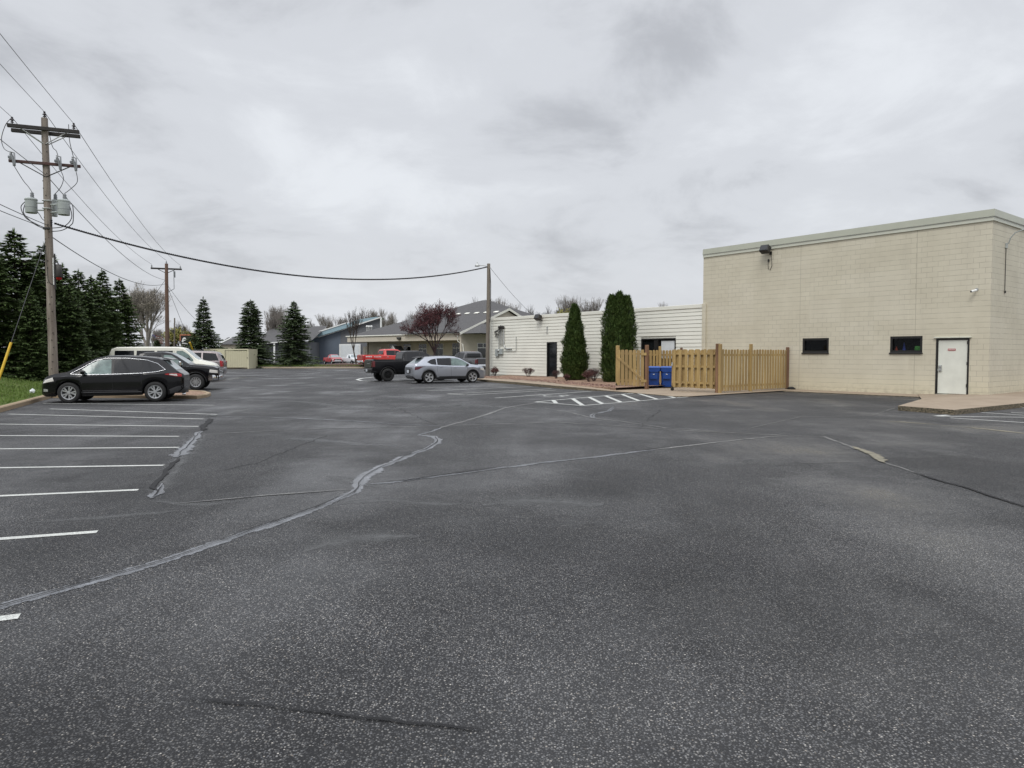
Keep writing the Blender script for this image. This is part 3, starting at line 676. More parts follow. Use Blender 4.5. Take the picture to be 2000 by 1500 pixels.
b = MB(); b.box(((a + c) / 2 + .03, -.015, wall_kz(1855, 683)[1]), (.27, .012, .075)); sg = b.build('door_sign', M['red_sign'], door)
b = MB(); rnd = random.Random(4)
for i in range(7): b.box(((a + c) / 2 + .03 - .1 + i * .034, -.007, wall_kz(1855, 683)[1]), (.021, .004, .03))
b.build('lettering', M['white'], sg)
for zz_ in (d + .35, d + 1.2, d + 2.0): b = MB(); b.tube([(a + .07, .01, zz_ - .06), (a + .07, .01, zz_ + .06)], .014, 8); b.build('hinge', M['iron'], door)
b = MB(); b.box(((a + c) / 2, .0, d - .02), (c - a - .1, .16, .03)); b.build('threshold', M['steel'], bld)
# corner pilaster between the two buildings
b = MB(); b.box((LB - .12, .05, 2.1), (.22, .1, 4.3), bev=.01); b.build('corner_pilaster', M['block'], bld)

def onwall(k, z, out=0.0): v = CRN + U * k - NW * out; return Vector((v.x, v.y, z))
def cone(name, label, k, r, h, mat, colname='traffic cone', cut=0):
    b = MB(); b.box((0, 0, .01), (2.2 * r, 2.2 * r, .02), bev=.004); b.lathe([(r * .85, .02), (r * .5, h * .5), (r * .16, h), (0, h)], 20)
    o = b.build(name, mat, None, onwall(k, W2[2] - .0 + .02, -.3), ANG); return tag(o, label, colname)
M['orange'] = pm('orange_plastic', (.55, .08, .03), .5); M['sign_orange'] = pm('faded_orange', (.42, .15, .08), .6); M['blue_pl'] = pm('blue_plastic', (.05, .09, .45), .5); M['green_pl'] = pm('green_plastic', (.12, .48, .10), .5)
kk = lambda x, y: wall_kz(x, y, -.3)[0]
cone('sport_cone', 'small orange cone behind the pane of the window nearest the white door', kk(1751, 680), .10, .26, M['orange'], 'cone')
cone('sport_cone', 'tall blue cone behind the pane of the window nearest the white door', kk(1766, 680), .10, .42, M['blue_pl'], 'cone')
b = MB(); b.lathe([(.12, 0), (.17, .14), (.15, .24), (.13, .27), (0, .27)], 20)
tag(b.build('tub', M['green_pl'], None, onwall(kk(1795, 680), W2[2] + .02, -.3)), 'bright green tub behind the pane of the window nearest the white door', 'tub')

def flood(px, py, label, s=1.0):
    k, z = wall_kz(px, py, .3); t = thing('floodlight', label, 'floodlight', onwall(k, z, .32), ANG, 'floodlights on the walls')
    tl = Matrix.Rotation(R(28), 3, 'X')
    b = MB(); b.box((0, 0, 0), (.44 * s, .30 * s, .34 * s), mat=tl, bev=.03); b.build('housing', M['iron'], t)
    b = MB(); b.box(tl @ Vector((0, .155 * s, -.0)), (.38 * s, .012, .27 * s), mat=tl); b.build('lens', M['tint'], t)
    b = MB()
    for i in range(5): b.box(tl @ Vector((-.16 * s + .08 * s * i, -.02, .18 * s)), (.012, .24 * s, .03), mat=tl)
    b.build('cooling_fin', M['iron'], t)
    b = MB(); b.tube([(-.1, -.05, -.1), (-.1, -.2, -.16), (-.1, -.33, -.16)], .02, 8); b.box((-.1, -.30, -.16), (.12, .04, .14)); b.build('bracket', M['iron'], t)
    return t
fl = flood(1495, 487, 'black floodlight high on the tall cream block wall')
b = MB(); b.tube([(-.12, -.29, -.2), (-.16, -.29, -.45), (-.18, -.29, -.75), (-.1, -.29, -.95), (.0, -.29, -.9), (.02, -.29, -.7), (.0, -.29, -.5)], .012, 6); b.box((0, -.29, -.5), (.06, .05, .12)); b.build('cord', M['cable'], fl)
fl = flood(1051, 620, 'black floodlight at the top edge of the white siding wall')
b = MB(); b.tube([(-.2, -.3, -.25), (-.5, -.3, -.2), (-.62, -.3, -.22), (-.62, -.3, -.6)], .012, 6); b.box((-.62, -.29, -.72), (.1, .05, .2)); b.tube([(-.66, -.28, -.8), (-.68, -.26, -1.1)], .02, 6); b.tube([(-.58, -.28, -.8), (-.56, -.26, -1.1)], .02, 6); b.build('cord', M['steel'], fl)
# camera
k, z = wall_kz(1903, 568, .12); t = thing('security_camera', 'small white bullet camera on the block wall above the white door', 'camera', onwall(k, z, .1), ANG)
b = MB(); b.tube([(-.05, -.02, .02), (.06, .16, -.03)], .045, 14); b.build('body', M['white'], t)
b = MB(); b.tube([(.06, .16, -.03), (.066, .17, -.034)], .034, 14); b.build('lens', M['plastic'], t)
b = MB(); b.tube([(-.04, -.1, .05), (-.04, -.085, .05)], .06, 14); b.tube([(-.04, -.09, .05), (-.03, -.0, .03)], .018, 8); b.build('mount', M['steel'], t)
# gooseneck barn lamp on the right face
Pr = CRN; kr = hitp(1964, 478, CRN, U); t = thing('gooseneck_lamp', 'grey gooseneck wall lamp on the right face of the block building', 'wall lamp', (kr.x, kr.y, kr.z), ANG)
b = MB(); b.tube([(-.02, 0, 0), (-.1, -.0, .05), (-.16, -.0, .25), (-.3, -.02, .42), (-.55, -.04, .5), (-.85, -.05, .5)], .022, 8); b.build('arm', M['grey_box'], t)
b = MB(); b.box((-.03, 0, -.04), (.06, .1, .2), bev=.01); b.build('base_plate', M['grey_box'], t)
b = MB(); b.lathe([(.05, .12), (.07, .02), (.12, -.03), (.2, -.14), (.2, -.16), (.18, -.15), (.06, 0), (0, 0)], 20, c=(-.95, -.05, .48)); b.build('shade', M['steel'], t)
b = MB(); b.tube([(-.02, .0, -.12), (-.02, .0, -1.75)], .013, 6); b.box((-.03, .0, -1.8), (.05, .06, .09)); b.build('conduit', M['iron'], t)
# rubber thing at wall foot
k, z = wall_kz(1550, 755); b = MB(); rnd = random.Random(2)
b.lathe([(.13, 0), (.16, .05), (.13, .09), (.06, .12), (0, .12)], 10); b.tube([(-.22, .02, .03), (0, .05, .06), (.2, 0, .03)], .03, 6)
tag(b.build('rubber_door_stop', M['rubber'], None, onwall(k, .045, .2), ANG), 'small black rubber lump at the foot of the block wall by the fence', 'rubber stop')

# ============================================================ SIDING WING
LS0, LS1 = LB + .002, wall_kz(958, 700)[0]
zs1 = wall_kz(1366, 596)[1]; zs2 = wall_kz(960, 620)[1]; zsd = (zs1 + zs2) / 2
wing = thing('siding_building', 'low flat-roofed wing clad in cream horizontal siding with two dark doorways', 'building', (CRN.x, CRN.y, 0), ANG)
D1 = rect(1069, 668, 1089, 736); D1[2] = .2; D2 = rect(1253, 660, 1321, 740); D2[2] = .2
b = MB(); cz = .2 - .01; nrow = int((zsd - .22 - .2) / .197)
ch = (zsd - .2 - .2) / nrow
for i in range(nrow):
    z0 = .2 + i * ch; z1 = z0 + ch
    cuts = []; z_mid = (z0 + z1) / 2
    spans = [(LS0, LS1)]
    for h in (D1, D2):
        if h[3] > z0 + .02:
            ns = []
            for s0, s1 in spans:
                if h[1] <= s0 or h[0] >= s1: ns.append((s0, s1))
                else: ns += [(s0, h[0]), (h[1], s1)]
            spans = ns
    for s0, s1 in spans:
        b.add([(s0, .002, z0 + .024), (s1, .002, z0 + .024), (s1, .050, z0 + .024), (s0, .050, z0 + .024), (s0, .034, z1), (s1, .034, z1), (s0, .002, z1), (s1, .002, z1)], [(0, 1, 2, 3), (3, 2, 5, 4), (4, 5, 7, 6)])
b.build('siding', M['siding'], wing)
b = MB(); holed_wall(b, LS0, LS1, -.05, zsd - .2, [tuple(D1), tuple(D2)], 0.0)
b.quad((LS1, -12, -.05), (LS1, 0, -.05), (LS1, 0, zsd - .02), (LS1, -12, zsd - .02)); b.quad((LS0, 0, zsd - .02), (LS0, -12, zsd - .02), (LS1, -12, zsd - .02), (LS1, 0, zsd - .02))
b.quad((LS0, -12, -.05), (LS1, -12, -.05), (LS1, -12, zsd), (LS0, -12, zsd)); b.build('wall', M['siding'], wing)
b = MB(); b.box(((LS0 + LS1) / 2, .04, zsd - .1), (LS1 - LS0, .08, .2), bev=.01); b.build('coping', M['siding'], wing)
b = MB(); b.box((LS1 - .04, .03, zsd / 2), (.09, .07, zsd - .2)); b.build('corner_trim', M['siding'], wing)
def dark_door(r, mull=None, panel=None):
    a, c, d, e = r; b = MB(); w = .07
    b.box(((a + c) / 2, .02, e - w / 2), (c - a - .004, .08, w)); b.box((a + w / 2, .02, (d + e - w) / 2), (w, .08, e - d - w)); b.box((c - w / 2, .02, (d + e - w) / 2), (w, .08, e - d - w))
    if mull: b.box((mull, .0, (d + e - w) / 2), (.3, .07, e - d - w))
    f = b.build('doorway', M['frame_black'], wing)
    b = MB(); b.box(((a + c) / 2, -.05, (d + e) / 2), (c - a - .02, .02, e - d - .02)); b.build('pane', M['glass_dark'], f)
    return f
dark_door(D1); a, c, d, e = D2
f = dark_door(D2, a + (c - a) * .56)
pa, pb = wall_kz(1319, 670)[0], wall_kz(1291, 670)[0]
b = MB(); b.box(((pa + pb) / 2, -.025, e - .62), (abs(pb - pa) - .02, .02, .95)); b.build('white_blind', M['paper'], f)
# electrical service
k0, z0 = wall_kz(976, 655); t = thing('electrical_service', 'grey conduits, meter and junction boxes on the left end of the siding wall', 'electrical boxes', onwall(k0, 0, 0), ANG)
b = MB()
def WP(px, py, o=.1): k, z = wall_kz(px, py, o); return (k - k0, o, z)
for i, x in enumerate((974.5, 977.5, 980.5)): b.tube([WP(x, 640), WP(x, 676 if i else 682)], .035, 8)
b.tube([WP(983.5, 641), WP(984, 645), WP(984, 672), WP(986, 679), WP(990, 681.5), WP(999, 681)], .045, 8)
b.build('conduit', M['steel'], t)
b = MB(); b.tube([WP(984, 685.5), WP(1006, 685.5), WP(1008, 684), WP(1008, 657)], .018, 6); b.build('thin_conduit', M['grey_box'], t)
def WB(name, x0, y0, x1, y1, o, mat):
    a_ = WP(x0, y1, .03); c_ = WP(x1, y0, .03); b = MB(); b.box(((a_[0] + c_[0]) / 2, .03 + o / 2, (a_[2] + c_[2]) / 2), (abs(a_[0] - c_[0]), o, abs(a_[2] - c_[2])), bev=.015); return b.build(name, mat, t)
WB('junction_box', 976, 681.5, 984, 692, .18, M['grey_box']); WB('meter_box', 970, 682, 975.5, 696, .15, M['grey_box'])
p_ = WP(973, 685, .22); b = MB(); b.lathe([(0, .06), (.09, .05), (.1, -.05)], 16, axis='Y', c=p_); b.build('meter', M['steel'], t)
b = MB()
for x, y in ((974.5, 639.5), (977.5, 638.5), (980.5, 638.8), (983.5, 640)): b.lathe([(0, .12), (.05, .1), (.08, 0), (.05, -.08), (.03, -.1)], 10, c=WP(x, y, .12))
for x, y, l in ((967, 647, 6), (966, 652, 7), (966, 657.5, 8)): b.tube([WP(x, y, .3), WP(x + l, y + 1, .1)], .02, 6)
rnd = random.Random(9)
for i in range(9):
    q = [WP(966 + rnd.uniform(-1, 5), 646 + rnd.uniform(0, 12), .2 + .1 * rnd.random()) for _ in range(3)] + [WP(976 + i * .8, 641, .15)]; b.tube(q, .014, 5)
b.build('weatherhead', M['iron'], t)

# ============================================================ WOODEN BIN ENCLOSURE
FC = gp(1403, 769); FC.z = 0
DIR_W = Vector((.7866, .6175, 0))      # toward the wall
def post(P, h, s=.13, mat='fence_dark', z0=-.02):
    b = MB(); b.box((P[0], P[1], (h + z0) / 2), (s, s, h - z0), rot=ANG, bev=.012); return b, M[mat]
def picket(b, P, d, nrm, w, z0, z1, th=.02, m=0):
    """one dog-eared board standing at P, running w along d"""
    a = P - d * w / 2; c = w * .22
    pl = [a + Vector((0, 0, z0)), a + d * w + Vector((0, 0, z0)), a + d * w + Vector((0, 0, z1 - c)), a + d * (w - c) + Vector((0, 0, z1)), a + d * c + Vector((0, 0, z1)), a + Vector((0, 0, z1 - c))]
    b.extr(pl, nrm * th, m)
ZT = 1.86
def panel(root, P0, P1, z0, z1, step, w, both=True, rails=(.28, .95, 1.6), seed=0, mat='fence'):
    rnd = random.Random(seed); d = (P1 - P0); L_ = d.length; d.normalize(); nr = Vector((-d.y, d.x, 0))
    b = MB(); bb = MB(); n = int(L_ / step)
    for i in range(n):
        s = (i + .5) * L_ / n; picket(b, P0 + d * s + nr * -.045, d, -nr, w * rnd.uniform(.94, 1.04), z0 + rnd.uniform(-.015, .01), z1 + rnd.uniform(-.012, .012))
    if both:
        for i in range(n + 1):
            s = min(max(i * L_ / n, w / 2), L_ - w / 2); picket(bb, P0 + d * s + nr * .036, d, nr, w * (1.75 if step > .28 else 1.3) * rnd.uniform(.94, 1.04), z0 + rnd.uniform(-.015, .01), z1 + rnd.uniform(-.012, .012))
    b.build('pickets', M[mat], root)
    if both: bb.build('back_pickets', M[mat], root)
    for zr in rails:
        r_ = MB(); mid = (P0 + P1) / 2; r_.box((mid.x, mid.y, zr), (L_ - .02, .085, .09), mat=Matrix(((d.x, nr.x, 0), (d.y, nr.y, 0), (0, 0, 1)))); r_.build('rail', M[mat], root)
wall_end = FC + DIR_W * ((CRN - FC).dot(DIR_W) - .12)
fen = thing('picket_fence', 'tan picket fence from the gate corner to the block wall, gaps between its boards', 'fence', (0, 0, 0))
panel(fen, FC + DIR_W * .1, wall_end, .1, ZT, .205, .148, False, (.3, 1.62), 1)
for s, h, mt in ((0.0, 2.08, 'fence'), (.43 * (wall_end - FC).length, 2.1, 'fence'), ((wall_end - FC).length, 1.98, 'fence_dark')):
    P = FC + DIR_W * s - U * .07; b, mt = post(P, h, .12, mt); b.build('post', mt, fen)
K3 = 3.92; hinge2 = FC + U * K3
side0 = hinge2 * 1.10; side0.z = 0
fen2 = thing('picket_fence', 'tan picket fence behind the blue bins, nearest the tall arborvitae', 'fence', (0, 0, 0))
w2 = side0 + DIR_W * ((CRN - side0).dot(DIR_W) - .12); panel(fen2, side0 + DIR_W * .1, w2, .1, ZT, .23, .15, True, (.3, 1.62), 2)
for s, h, mt in ((.0, 2.06, 'fence_dark'), (.9, 2.06, 'fence'), (3.2, 2.02, 'fence'), ((w2 - side0).length, 2.0, 'fence_dark')):
    P = side0 + DIR_W * s - (U * .09 if s > .5 else Vector()); b, mt = post(P, h, .13 if s < .1 else .11, mt); b.build('post', mt, fen2)
g1 = thing('fence_gate', 'closed tan board gate in front of the blue bins, with a dark corner post', 'gate', (0, 0, 0), group='gates of the bin enclosure')
free1 = FC + U * 2.45; panel(g1, free1, FC + U * .16, .2, ZT, .30, .155, True, (.42, 1.12, 1.68), 3)
b, mt = post(FC + U * .06 + DIR_W * .02, 2.1, .15, 'fence_dark'); b.build('post', mt, g1)
def caster(root, P):
    b = MB(); b.lathe([(0, .03), (.06, .03), (.075, .02), (.075, -.02), (.06, -.03), (0, -.03)], 16, axis='Y', c=(P.x, P.y, .105)); b.build('caster', M['rubber'], root)
    b = MB(); b.box((P.x, P.y, .21), (.06, .08, .1), rot=ANG); b.tube([(P.x, P.y, .2), (P.x, P.y, .1)], .015, 6); b.build('caster_bracket', M['iron'], root)
caster(g1, free1 - U * .06 - DIR_W * .05)
b = MB(); q = free1 - U * .08 - DIR_W * .1; b.box((q.x, q.y, 1.22), (.05, .05, .16)); b.tube([(q.x, q.y, 1.26), (q.x - .04, q.y - .04, 1.14)], .012, 6); b.build('latch', M['steel'], g1)
g2 = thing('fence_gate', 'tan board gate swung open at the left with a diagonal brace across it', 'gate', (0, 0, 0), group='gates of the bin enclosure')
fr2 = gp(1206, 759); fr2.z = 0; hd = (fr2 - hinge2).normalized(); st_ = hinge2 + hd * .1; fr2 = hinge2 + hd * min(2.1, (fr2 - hinge2).length)
panel(g2, fr2, st_, .18, ZT, .235, .19, False, (.42, 1.68), 5)
nr = Vector((-hd.y, hd.x, 0)); 
if nr.y > 0: nr = -nr
b = MB(); aa = fr2 + nr * .10; bb_ = st_ + nr * .10
b.extr([Vector((aa.x, aa.y, 1.62)), Vector((aa.x, aa.y, 1.5)), Vector((bb_.x, bb_.y, .38)), Vector((bb_.x, bb_.y, .50))], -nr * .035); b.build('brace', M['fence'], g2)
b, mt = post(hinge2, 2.08, .14, 'fence_dark'); b.build('hinge_post', mt, g2)
b, mt = post(fr2 - hd * .0, 2.07, .14, 'fence', .2); b.build('post', mt, g2)
for zz_ in (.42, 1.66): b = MB(); q = st_ - hd * -.0 + nr * .08; b.box((q.x, q.y, zz_), (.3, .05, .12), rot=math.atan2(hd.y, hd.x)); b.build('hinge_block', M['fence'], g2)
caster(g2, fr2 + nr * .05)

# blue wheeled bins
def wheelie():
    t = thing('wheeled_bin', 'x', 'bin', (0, 0, 0), 0, 'blue wheeled bins in the enclosure')
    def taper(b, z0, z1, w0, w1, d0, d1, m=0, r_=.06):
        vs = []
        for z, w, d in ((z0, w0, d0), (z1, w1, d1)):
            hx, hy = w / 2, d / 2; vs += [(-hx + r_, -hy, z), (hx - r_, -hy, z), (hx, -hy + r_, z), (hx, hy - r_, z), (hx - r_, hy, z), (-hx + r_, hy, z), (-hx, hy - r_, z), (-hx, -hy + r_, z)]
        b.add(vs, [tuple(range(7, -1, -1)), tuple(range(8, 16))] + [(i, (i + 1) % 8, 8 + (i + 1) % 8, 8 + i) for i in range(8)], m)
    b = MB(); taper(b, .06, .80, .46, .56, .50, .62); taper(b, .802, .95, .60, .63, .66, .72); b.box((0, -.34, .6), (.36, .02, .34), bev=.01); b.build('body', M['bin_blue'], t)
    b = MB(); b.extr([(-.29, -.345, .95), (.29, -.345, .95), (.27, -.345, .84), (.17, -.345, .77), (-.17, -.345, .77), (-.27, -.345, .84)], (0, -.035, 0)); b.build('front_apron', M['bin_blue'], t)
    b = MB(); taper(b, .96, .985, .68, .67, .78, .77); taper(b, .987, 1.04, .62, .50, .70, .5); lid = b.build('lid', M['bin_lid'], t)
    b = MB(); b.box((0, -.365, .66), (.09, .02, .025), bev=.006); b.build('sticker', M['white'], t)
    b = MB(); b.tube([(-.26, .38, .93), (.26, .38, .93)], .02, 8); b.build('handle', M['bin_blue'], t)
    for s in (-1, 1):
        b = MB(); b.lathe([(0, .025), (.09, .025), (.12, .015), (.12, -.015), (.09, -.025), (0, -.025)], 20, axis='X', c=(s * .25, .24, .12)); b.build('wheel', M['rubber'], t)
    return t
b1 = wheelie(); b2 = copy_tree(b1)
for o, px, py, lab in ((b1, 1277, 753, 'blue wheeled bin next to the dark hinge post of the open gate'), (b2, 1302, 752, 'blue wheeled bin half hidden behind the closed board gate')):
    p = gp(px, py, .03); p = at(px, py, 34.3); o.location = (p.x, p.y, .035); o.rotation_euler.z = R(-12); o['label'] = lab

# ============================================================ VEHICLES
def lerpf(pts):
    xs = [p[0] for p in pts]; ys = [p[1] for p in pts]
    return lambda x: float(np.interp(x, xs, ys))
class Car:
    def __init__(s, name, label, cat, L, W, top, belt, bot, axles, rw, paint, plan=None, bed=None, tumble=.30, arch=.06, ww=.235, scale=1.0, under=.30, arch_trim=None, edge=.05):
        s.root = thing(name, label, cat); s.root.scale = (scale,) * 3; s.sc = scale
        s.L, s.W, s.ax, s.rw, s.paint = L, W, axles, rw, paint; s.bed = bed; s.tumble = tumble; s.ra = rw + arch; s.under = under
        s.top, s.belt, s.bot = lerpf(top), lerpf(belt), lerpf(bot); h = L / 2
        s.plan = lerpf(plan or [(-h, .80), (-h + .08, .90), (-h + .35, .96), (-h + 1.0, 1), (h - 1.0, 1), (h - .4, .95), (h - .12, .86), (h, .72)])
        xs = set(np.round(np.linspace(-h, h, 61), 3).tolist())
        for p in top + belt + bot: xs.add(round(p[0], 3))
        for a in axles:
            for q in np.linspace(-s.ra, s.ra, 17): xs.add(round(a + float(q), 3))
            xs.add(round(a - s.ra - .004, 3)); xs.add(round(a + s.ra + .004, 3))
        if bed:
            for q in bed: xs.add(q - .006); xs.add(q + .006)
        xs = sorted(x for x in xs if -h <= x <= h); X = [xs[0]]
        for x in xs[1:]:
            if x - X[-1] > .0035: X.append(x)
        b = MB(); rings = []
        for x in X:
            r_ = s.ring(x); rings.append([(x, y, z) for y, z in r_] + [(x, -y, z) for y, z in r_[-2:0:-1]])
        k = len(rings[0]); vs = [v for r_ in rings for v in r_]
        fs = [(i * k + (j + 1) % k, i * k + j, (i + 1) * k + j, (i + 1) * k + (j + 1) % k) for i in range(len(X) - 1) for j in range(k)]
        b.add(vs, fs, 0, True)
        for q in range(len(fs)):
            if q % k in (0, 1, 2, k - 1, k - 2, k - 3): b.m[q] = 1
        b.add(rings[0], [tuple(range(k))], 0); b.add(rings[-1], [tuple(range(k - 1, -1, -1))], 0)
        s.body = b.build('body', [paint, M['plastic']], s.root, sharp=32)
    def low(s, x):
        b = s.bot(x)
        for a in s.ax:
            if abs(x - a) < s.ra: b = max(b, s.rw * .97 + math.sqrt(max(0, s.ra ** 2 - (x - a) ** 2)))
        return b
    def ring(s, x):
        w = s.W / 2 * s.plan(x); b = s.low(x); bz = max(s.belt(x), b + .10); t = max(s.top(x), bz + .02); inb = s.bed and s.bed[0] < x < s.bed[1]
        fl = max(b, s.under); h = t - bz
        y6 = w - .05; y7 = y6 - s.tumble * max(0, h - .10) - min(.03, h * .3); y8 = y7 - min(.10, h * .5)
        r_ = [(0, s.under), (w - .31, s.under), (w - .30, fl), (w - .035, b), (w - .004, b + .16 * (bz - b)), (w, b + .34 * (bz - b)), (w - .003, b + .62 * (bz - b)), (w - .008, b + .84 * (bz - b)), (w - .02, bz - .03), (y6, bz),
              (y7, t - min(.07, h * .45)), (y7 - (y7 - y8) * .4, t - min(.03, h * .2)), (y8 - .04, t - min(.012, h * .1)), (y8 * .55, t - .002), (0, t)]
        if inb: r_[10] = (y6 - .01, t); r_[11] = (y6 - .07, t); r_[12] = (y6 - .08, t - .02); r_[13] = (y6 - .09, .78); r_[14] = (0, .78)
        return r_
    def sy(s, x, z):
        r_ = s.ring(x)[3:12]
        zs = [p[1] for p in r_]; ys = [p[0] for p in r_]
        for i in range(1, len(zs)): zs[i] = max(zs[i], zs[i - 1] + 1e-5)
        return float(np.interp(z, zs, ys))
    def tz(s, x, y):
        r_ = s.ring(x)[9:]; r_ = r_[::-1]
        return float(np.interp(abs(y), [p[0] for p in r_], [p[1] for p in r_]))
    def side(s, name, lo, hi, mat, off=.006, sides=(1, -1), nx=14, nz=4, parent=None, one=False):
        """a panel on the flank between the curves lo and hi [(x, z), ...]"""
        def samp(c, t):
            c = [Vector(p) for p in c]; d = [0]
            for a, b_ in zip(c, c[1:]): d.append(d[-1] + (b_ - a).length)
            q = t * d[-1]; return float(np.interp(q, d, [p.x for p in c])), float(np.interp(q, d, [p.y for p in c]))
        out = []; b = MB()
        for sd in sides:
            if not one: b = MB()
            vs = []; ins = []
            for i in range(nx + 1):
                (xa, za), (xb, zb) = samp(lo, i / nx), samp(hi, i / nx)
                for j in range(nz + 1):
                    x = xa + (xb - xa) * j / nz; z = za + (zb - za) * j / nz; y = s.sy(x, z); vs.append((x, sd * (y + off), z)); ins.append((x, sd * (y - .03), z))
            w = nz + 1; fs = []
            for i in range(nx):
                for j in range(nz):
                    q = (i * w + j, (i + 1) * w + j, (i + 1) * w + j + 1, i * w + j + 1); fs.append(q if sd < 0 else q[::-1])
            per = [i * w for i in range(nx + 1)] + [nx * w + j for j in range(1, w)] + [i * w + nz for i in range(nx - 1, -1, -1)] + [j for j in range(nz - 1, 0, -1)]
            N_ = len(vs); sk = [(per[i], per[(i + 1) % len(per)], N_ + per[(i + 1) % len(per)], N_ + per[i]) for i in range(len(per))]
            b.add(vs + ins, fs, 0, True); b.add([vs[p] for p in per] + [ins[p] for p in per], [(i, (i + 1) % len(per), len(per) + (i + 1) % len(per), len(per) + i) for i in range(len(per))])
            if not one: out.append(b.build(name, mat, parent or s.root))
        if one: out.append(b.build(name, mat, parent or s.root))
        return out
    def over(s, name, x0, x1, f0, f1, mat, off=.008, n=10, wy=None):
        """a sheet on the upper surface between stations x0 and x1, f: how much of the half width it spans"""
        b = MB(); vs = []
        for i in range(n + 1):
            x = x0 + (x1 - x0) * i / n; r_ = s.ring(x); wmax = r_[11][0] if wy is None else wy; f = f0 + (f1 - f0) * i / n
            for j in range(9):
                y = wmax * f * (j / 4 - 1); vs.append((x, y, s.tz(x, y) + off))
        b.add(vs, [(i * 9 + j, (i + 1) * 9 + j, (i + 1) * 9 + j + 1, i * 9 + j + 1) for i in range(n) for j in range(8)], 0, True)
        return b.build(name, mat, s.root)
    def line(s, name, pts, r, mat, off=.008, sides=(1, -1), n=6):
        for sd in sides:
            P = []
            for (xa, za), (xb, zb) in zip(pts, pts[1:]):
                for i in range(6): x = xa + (xb - xa) * i / 6; z = za + (zb - za) * i / 6; P.append((x, sd * (s.sy(x, z) + off), z))
            x, z = pts[-1]; P.append((x, sd * (s.sy(x, z) + off), z)); b = MB(); b.tube(P, r, n); b.build(name, mat, s.root)
    def seams(s, xs, z0, top):
        for sd in (1, -1):
            for x, zt in zip(xs, top):
                b = MB()
                z = z0 if not isinstance(z0, (list, tuple)) else z0[xs.index(x)]
                P = [(x, sd * (s.sy(x, z + (zt - z) * i / 8) + .0005), z + (zt - z) * i / 8) for i in range(9)]; b.tube(P, .005, 4); b.build('door_seam', M['plastic'], s.root)
    def wheels(s, style, rim, tyre_w=.235, frac=.66, spokes=5):
        r = s.rw; tb = MB(); w = tyre_w / 2; fr = r * frac
        tb.lathe([(fr, -w + .01), (r - .05, -w), (r - .015, -w + .02), (r, -w + .05), (r, w - .05), (r - .015, w - .02), (r - .05, w), (fr + .01, w - .01), (fr, w - .03), (fr * .98, -.02), (fr, -w + .01)], 36, axis='Y')
        rb = MB(); rb.lathe([(fr + .008, w - .022), (fr + .006, w - .008), (fr - .015, w - .012), (fr - .03, w - .05), (fr - .035, .0)], 36, m=0, axis='Y')
        rb.lathe([(0, .012), (fr, .01)], 36, m=1, axis='Y')
        yo = w - .03
        def spoke(a0, w0, a1, w1, r0=.05, r1=None):
            r1 = r1 or fr - .015; y0 = yo + .005; vs = []
            for rr, aa, ww_, yy in ((r0, a0, w0, y0), (r1, a1, w1, y0 + .0)):
                c = Vector((math.cos(aa), 0, math.sin(aa))) * rr; q = Vector((-math.sin(aa), 0, math.cos(aa))) * ww_ / 2
                vs += [c - q + Vector((0, yy, 0)), c + q + Vector((0, yy, 0)), c - q + Vector((0, yy - .05, 0)), c + q + Vector((0, yy - .05, 0))]
            rb.add(vs, [(0, 1, 5, 4), (2, 0, 4, 6), (1, 3, 7, 5)])
        for k in range(spokes):
            a = 2 * math.pi * k / spokes + math.pi / 2
            if style == 'twin':
                for e in (-1, 1): spoke(a + e * .10, .035, a + e * .24, .05)
            elif style == 'v':
                for e in (-1, 1): spoke(a + e * .05, .04, a + e * .30, .045)
            elif style == 'petal':
                for e in (-.34, -.1): spoke(a + e - .3, .03, a + e + .25, .055, .05)
                spoke(a - .15, .03, a + .50, .03, fr * .82, fr - .01)
            else: spoke(a, .05, a, .06)
        rb.lathe([(.065, yo), (.06, yo + .012), (0, yo + .014)], 16, axis='Y')
        first = True
        for a in s.ax:
            for sd in (1, -1):
                if first: o = tb.build('wheel', M['rubber'], s.root, sharp=40); r_ = rb.build('rim', [rim, M['rim_black']], o, sharp=40); wm, rm = o, r_; first = False
                else:
                    o = wm.copy(); C.objects.link(o); o.parent = s.root; r_ = rm.copy(); C.objects.link(r_); r_.parent = o
                o.location = (a, sd * (s.W / 2 - tyre_w / 2 - .02), s.rw); o.rotation_euler = (0, random.uniform(0, 1), 0 if sd > 0 else math.pi)
    def bumper(s, name, x, z0, z1, mat, d=.12, front=True, wf=.97, thick=.05, curve=.16):
        hw = s.W / 2 * wf; sg_ = 1 if front else -1; b = MB(); n = 14; vs = []
        for i in range(n + 1):
            t = i / n * 2 - 1; y = hw * t; xx = x - sg_ * (curve * abs(t) ** 3.2 + (.16 if abs(t) > .99 else 0)) * 1
            for dz, dx in ((z0, -.03), (z0 + .04, 0), (z1 - .04, 0), (z1, -.03)): vs.append((xx + sg_ * dx + sg_ * thick, y, dz))
            vs.append((xx - sg_ * .10, y, z1)); vs.append((xx - sg_ * .10, y, z0))
        fs = [(i * 6 + j, i * 6 + (j + 1) % 6, (i + 1) * 6 + (j + 1) % 6, (i + 1) * 6 + j) for i in range(n) for j in range(6)]
        b.add(vs, fs, 0, True); b.add(vs[:6], [tuple(range(5, -1, -1))]); b.add(vs[-6:], [tuple(range(6))])
        return b.build(name, mat, s.root, sharp=40)
    def mirrors(s, x, z, mat, sz=(.13, .2, .15)):
        for sd in (1, -1):
            y = s.sy(x, z); b = MB(); b.box((x, sd * (y + .12), z + .04), sz, bev=.045); b.box((x + .02, sd * (y + .02), z - .01), (.06, .12, .04), bev=.01); b.build('mirror', mat, s.root)
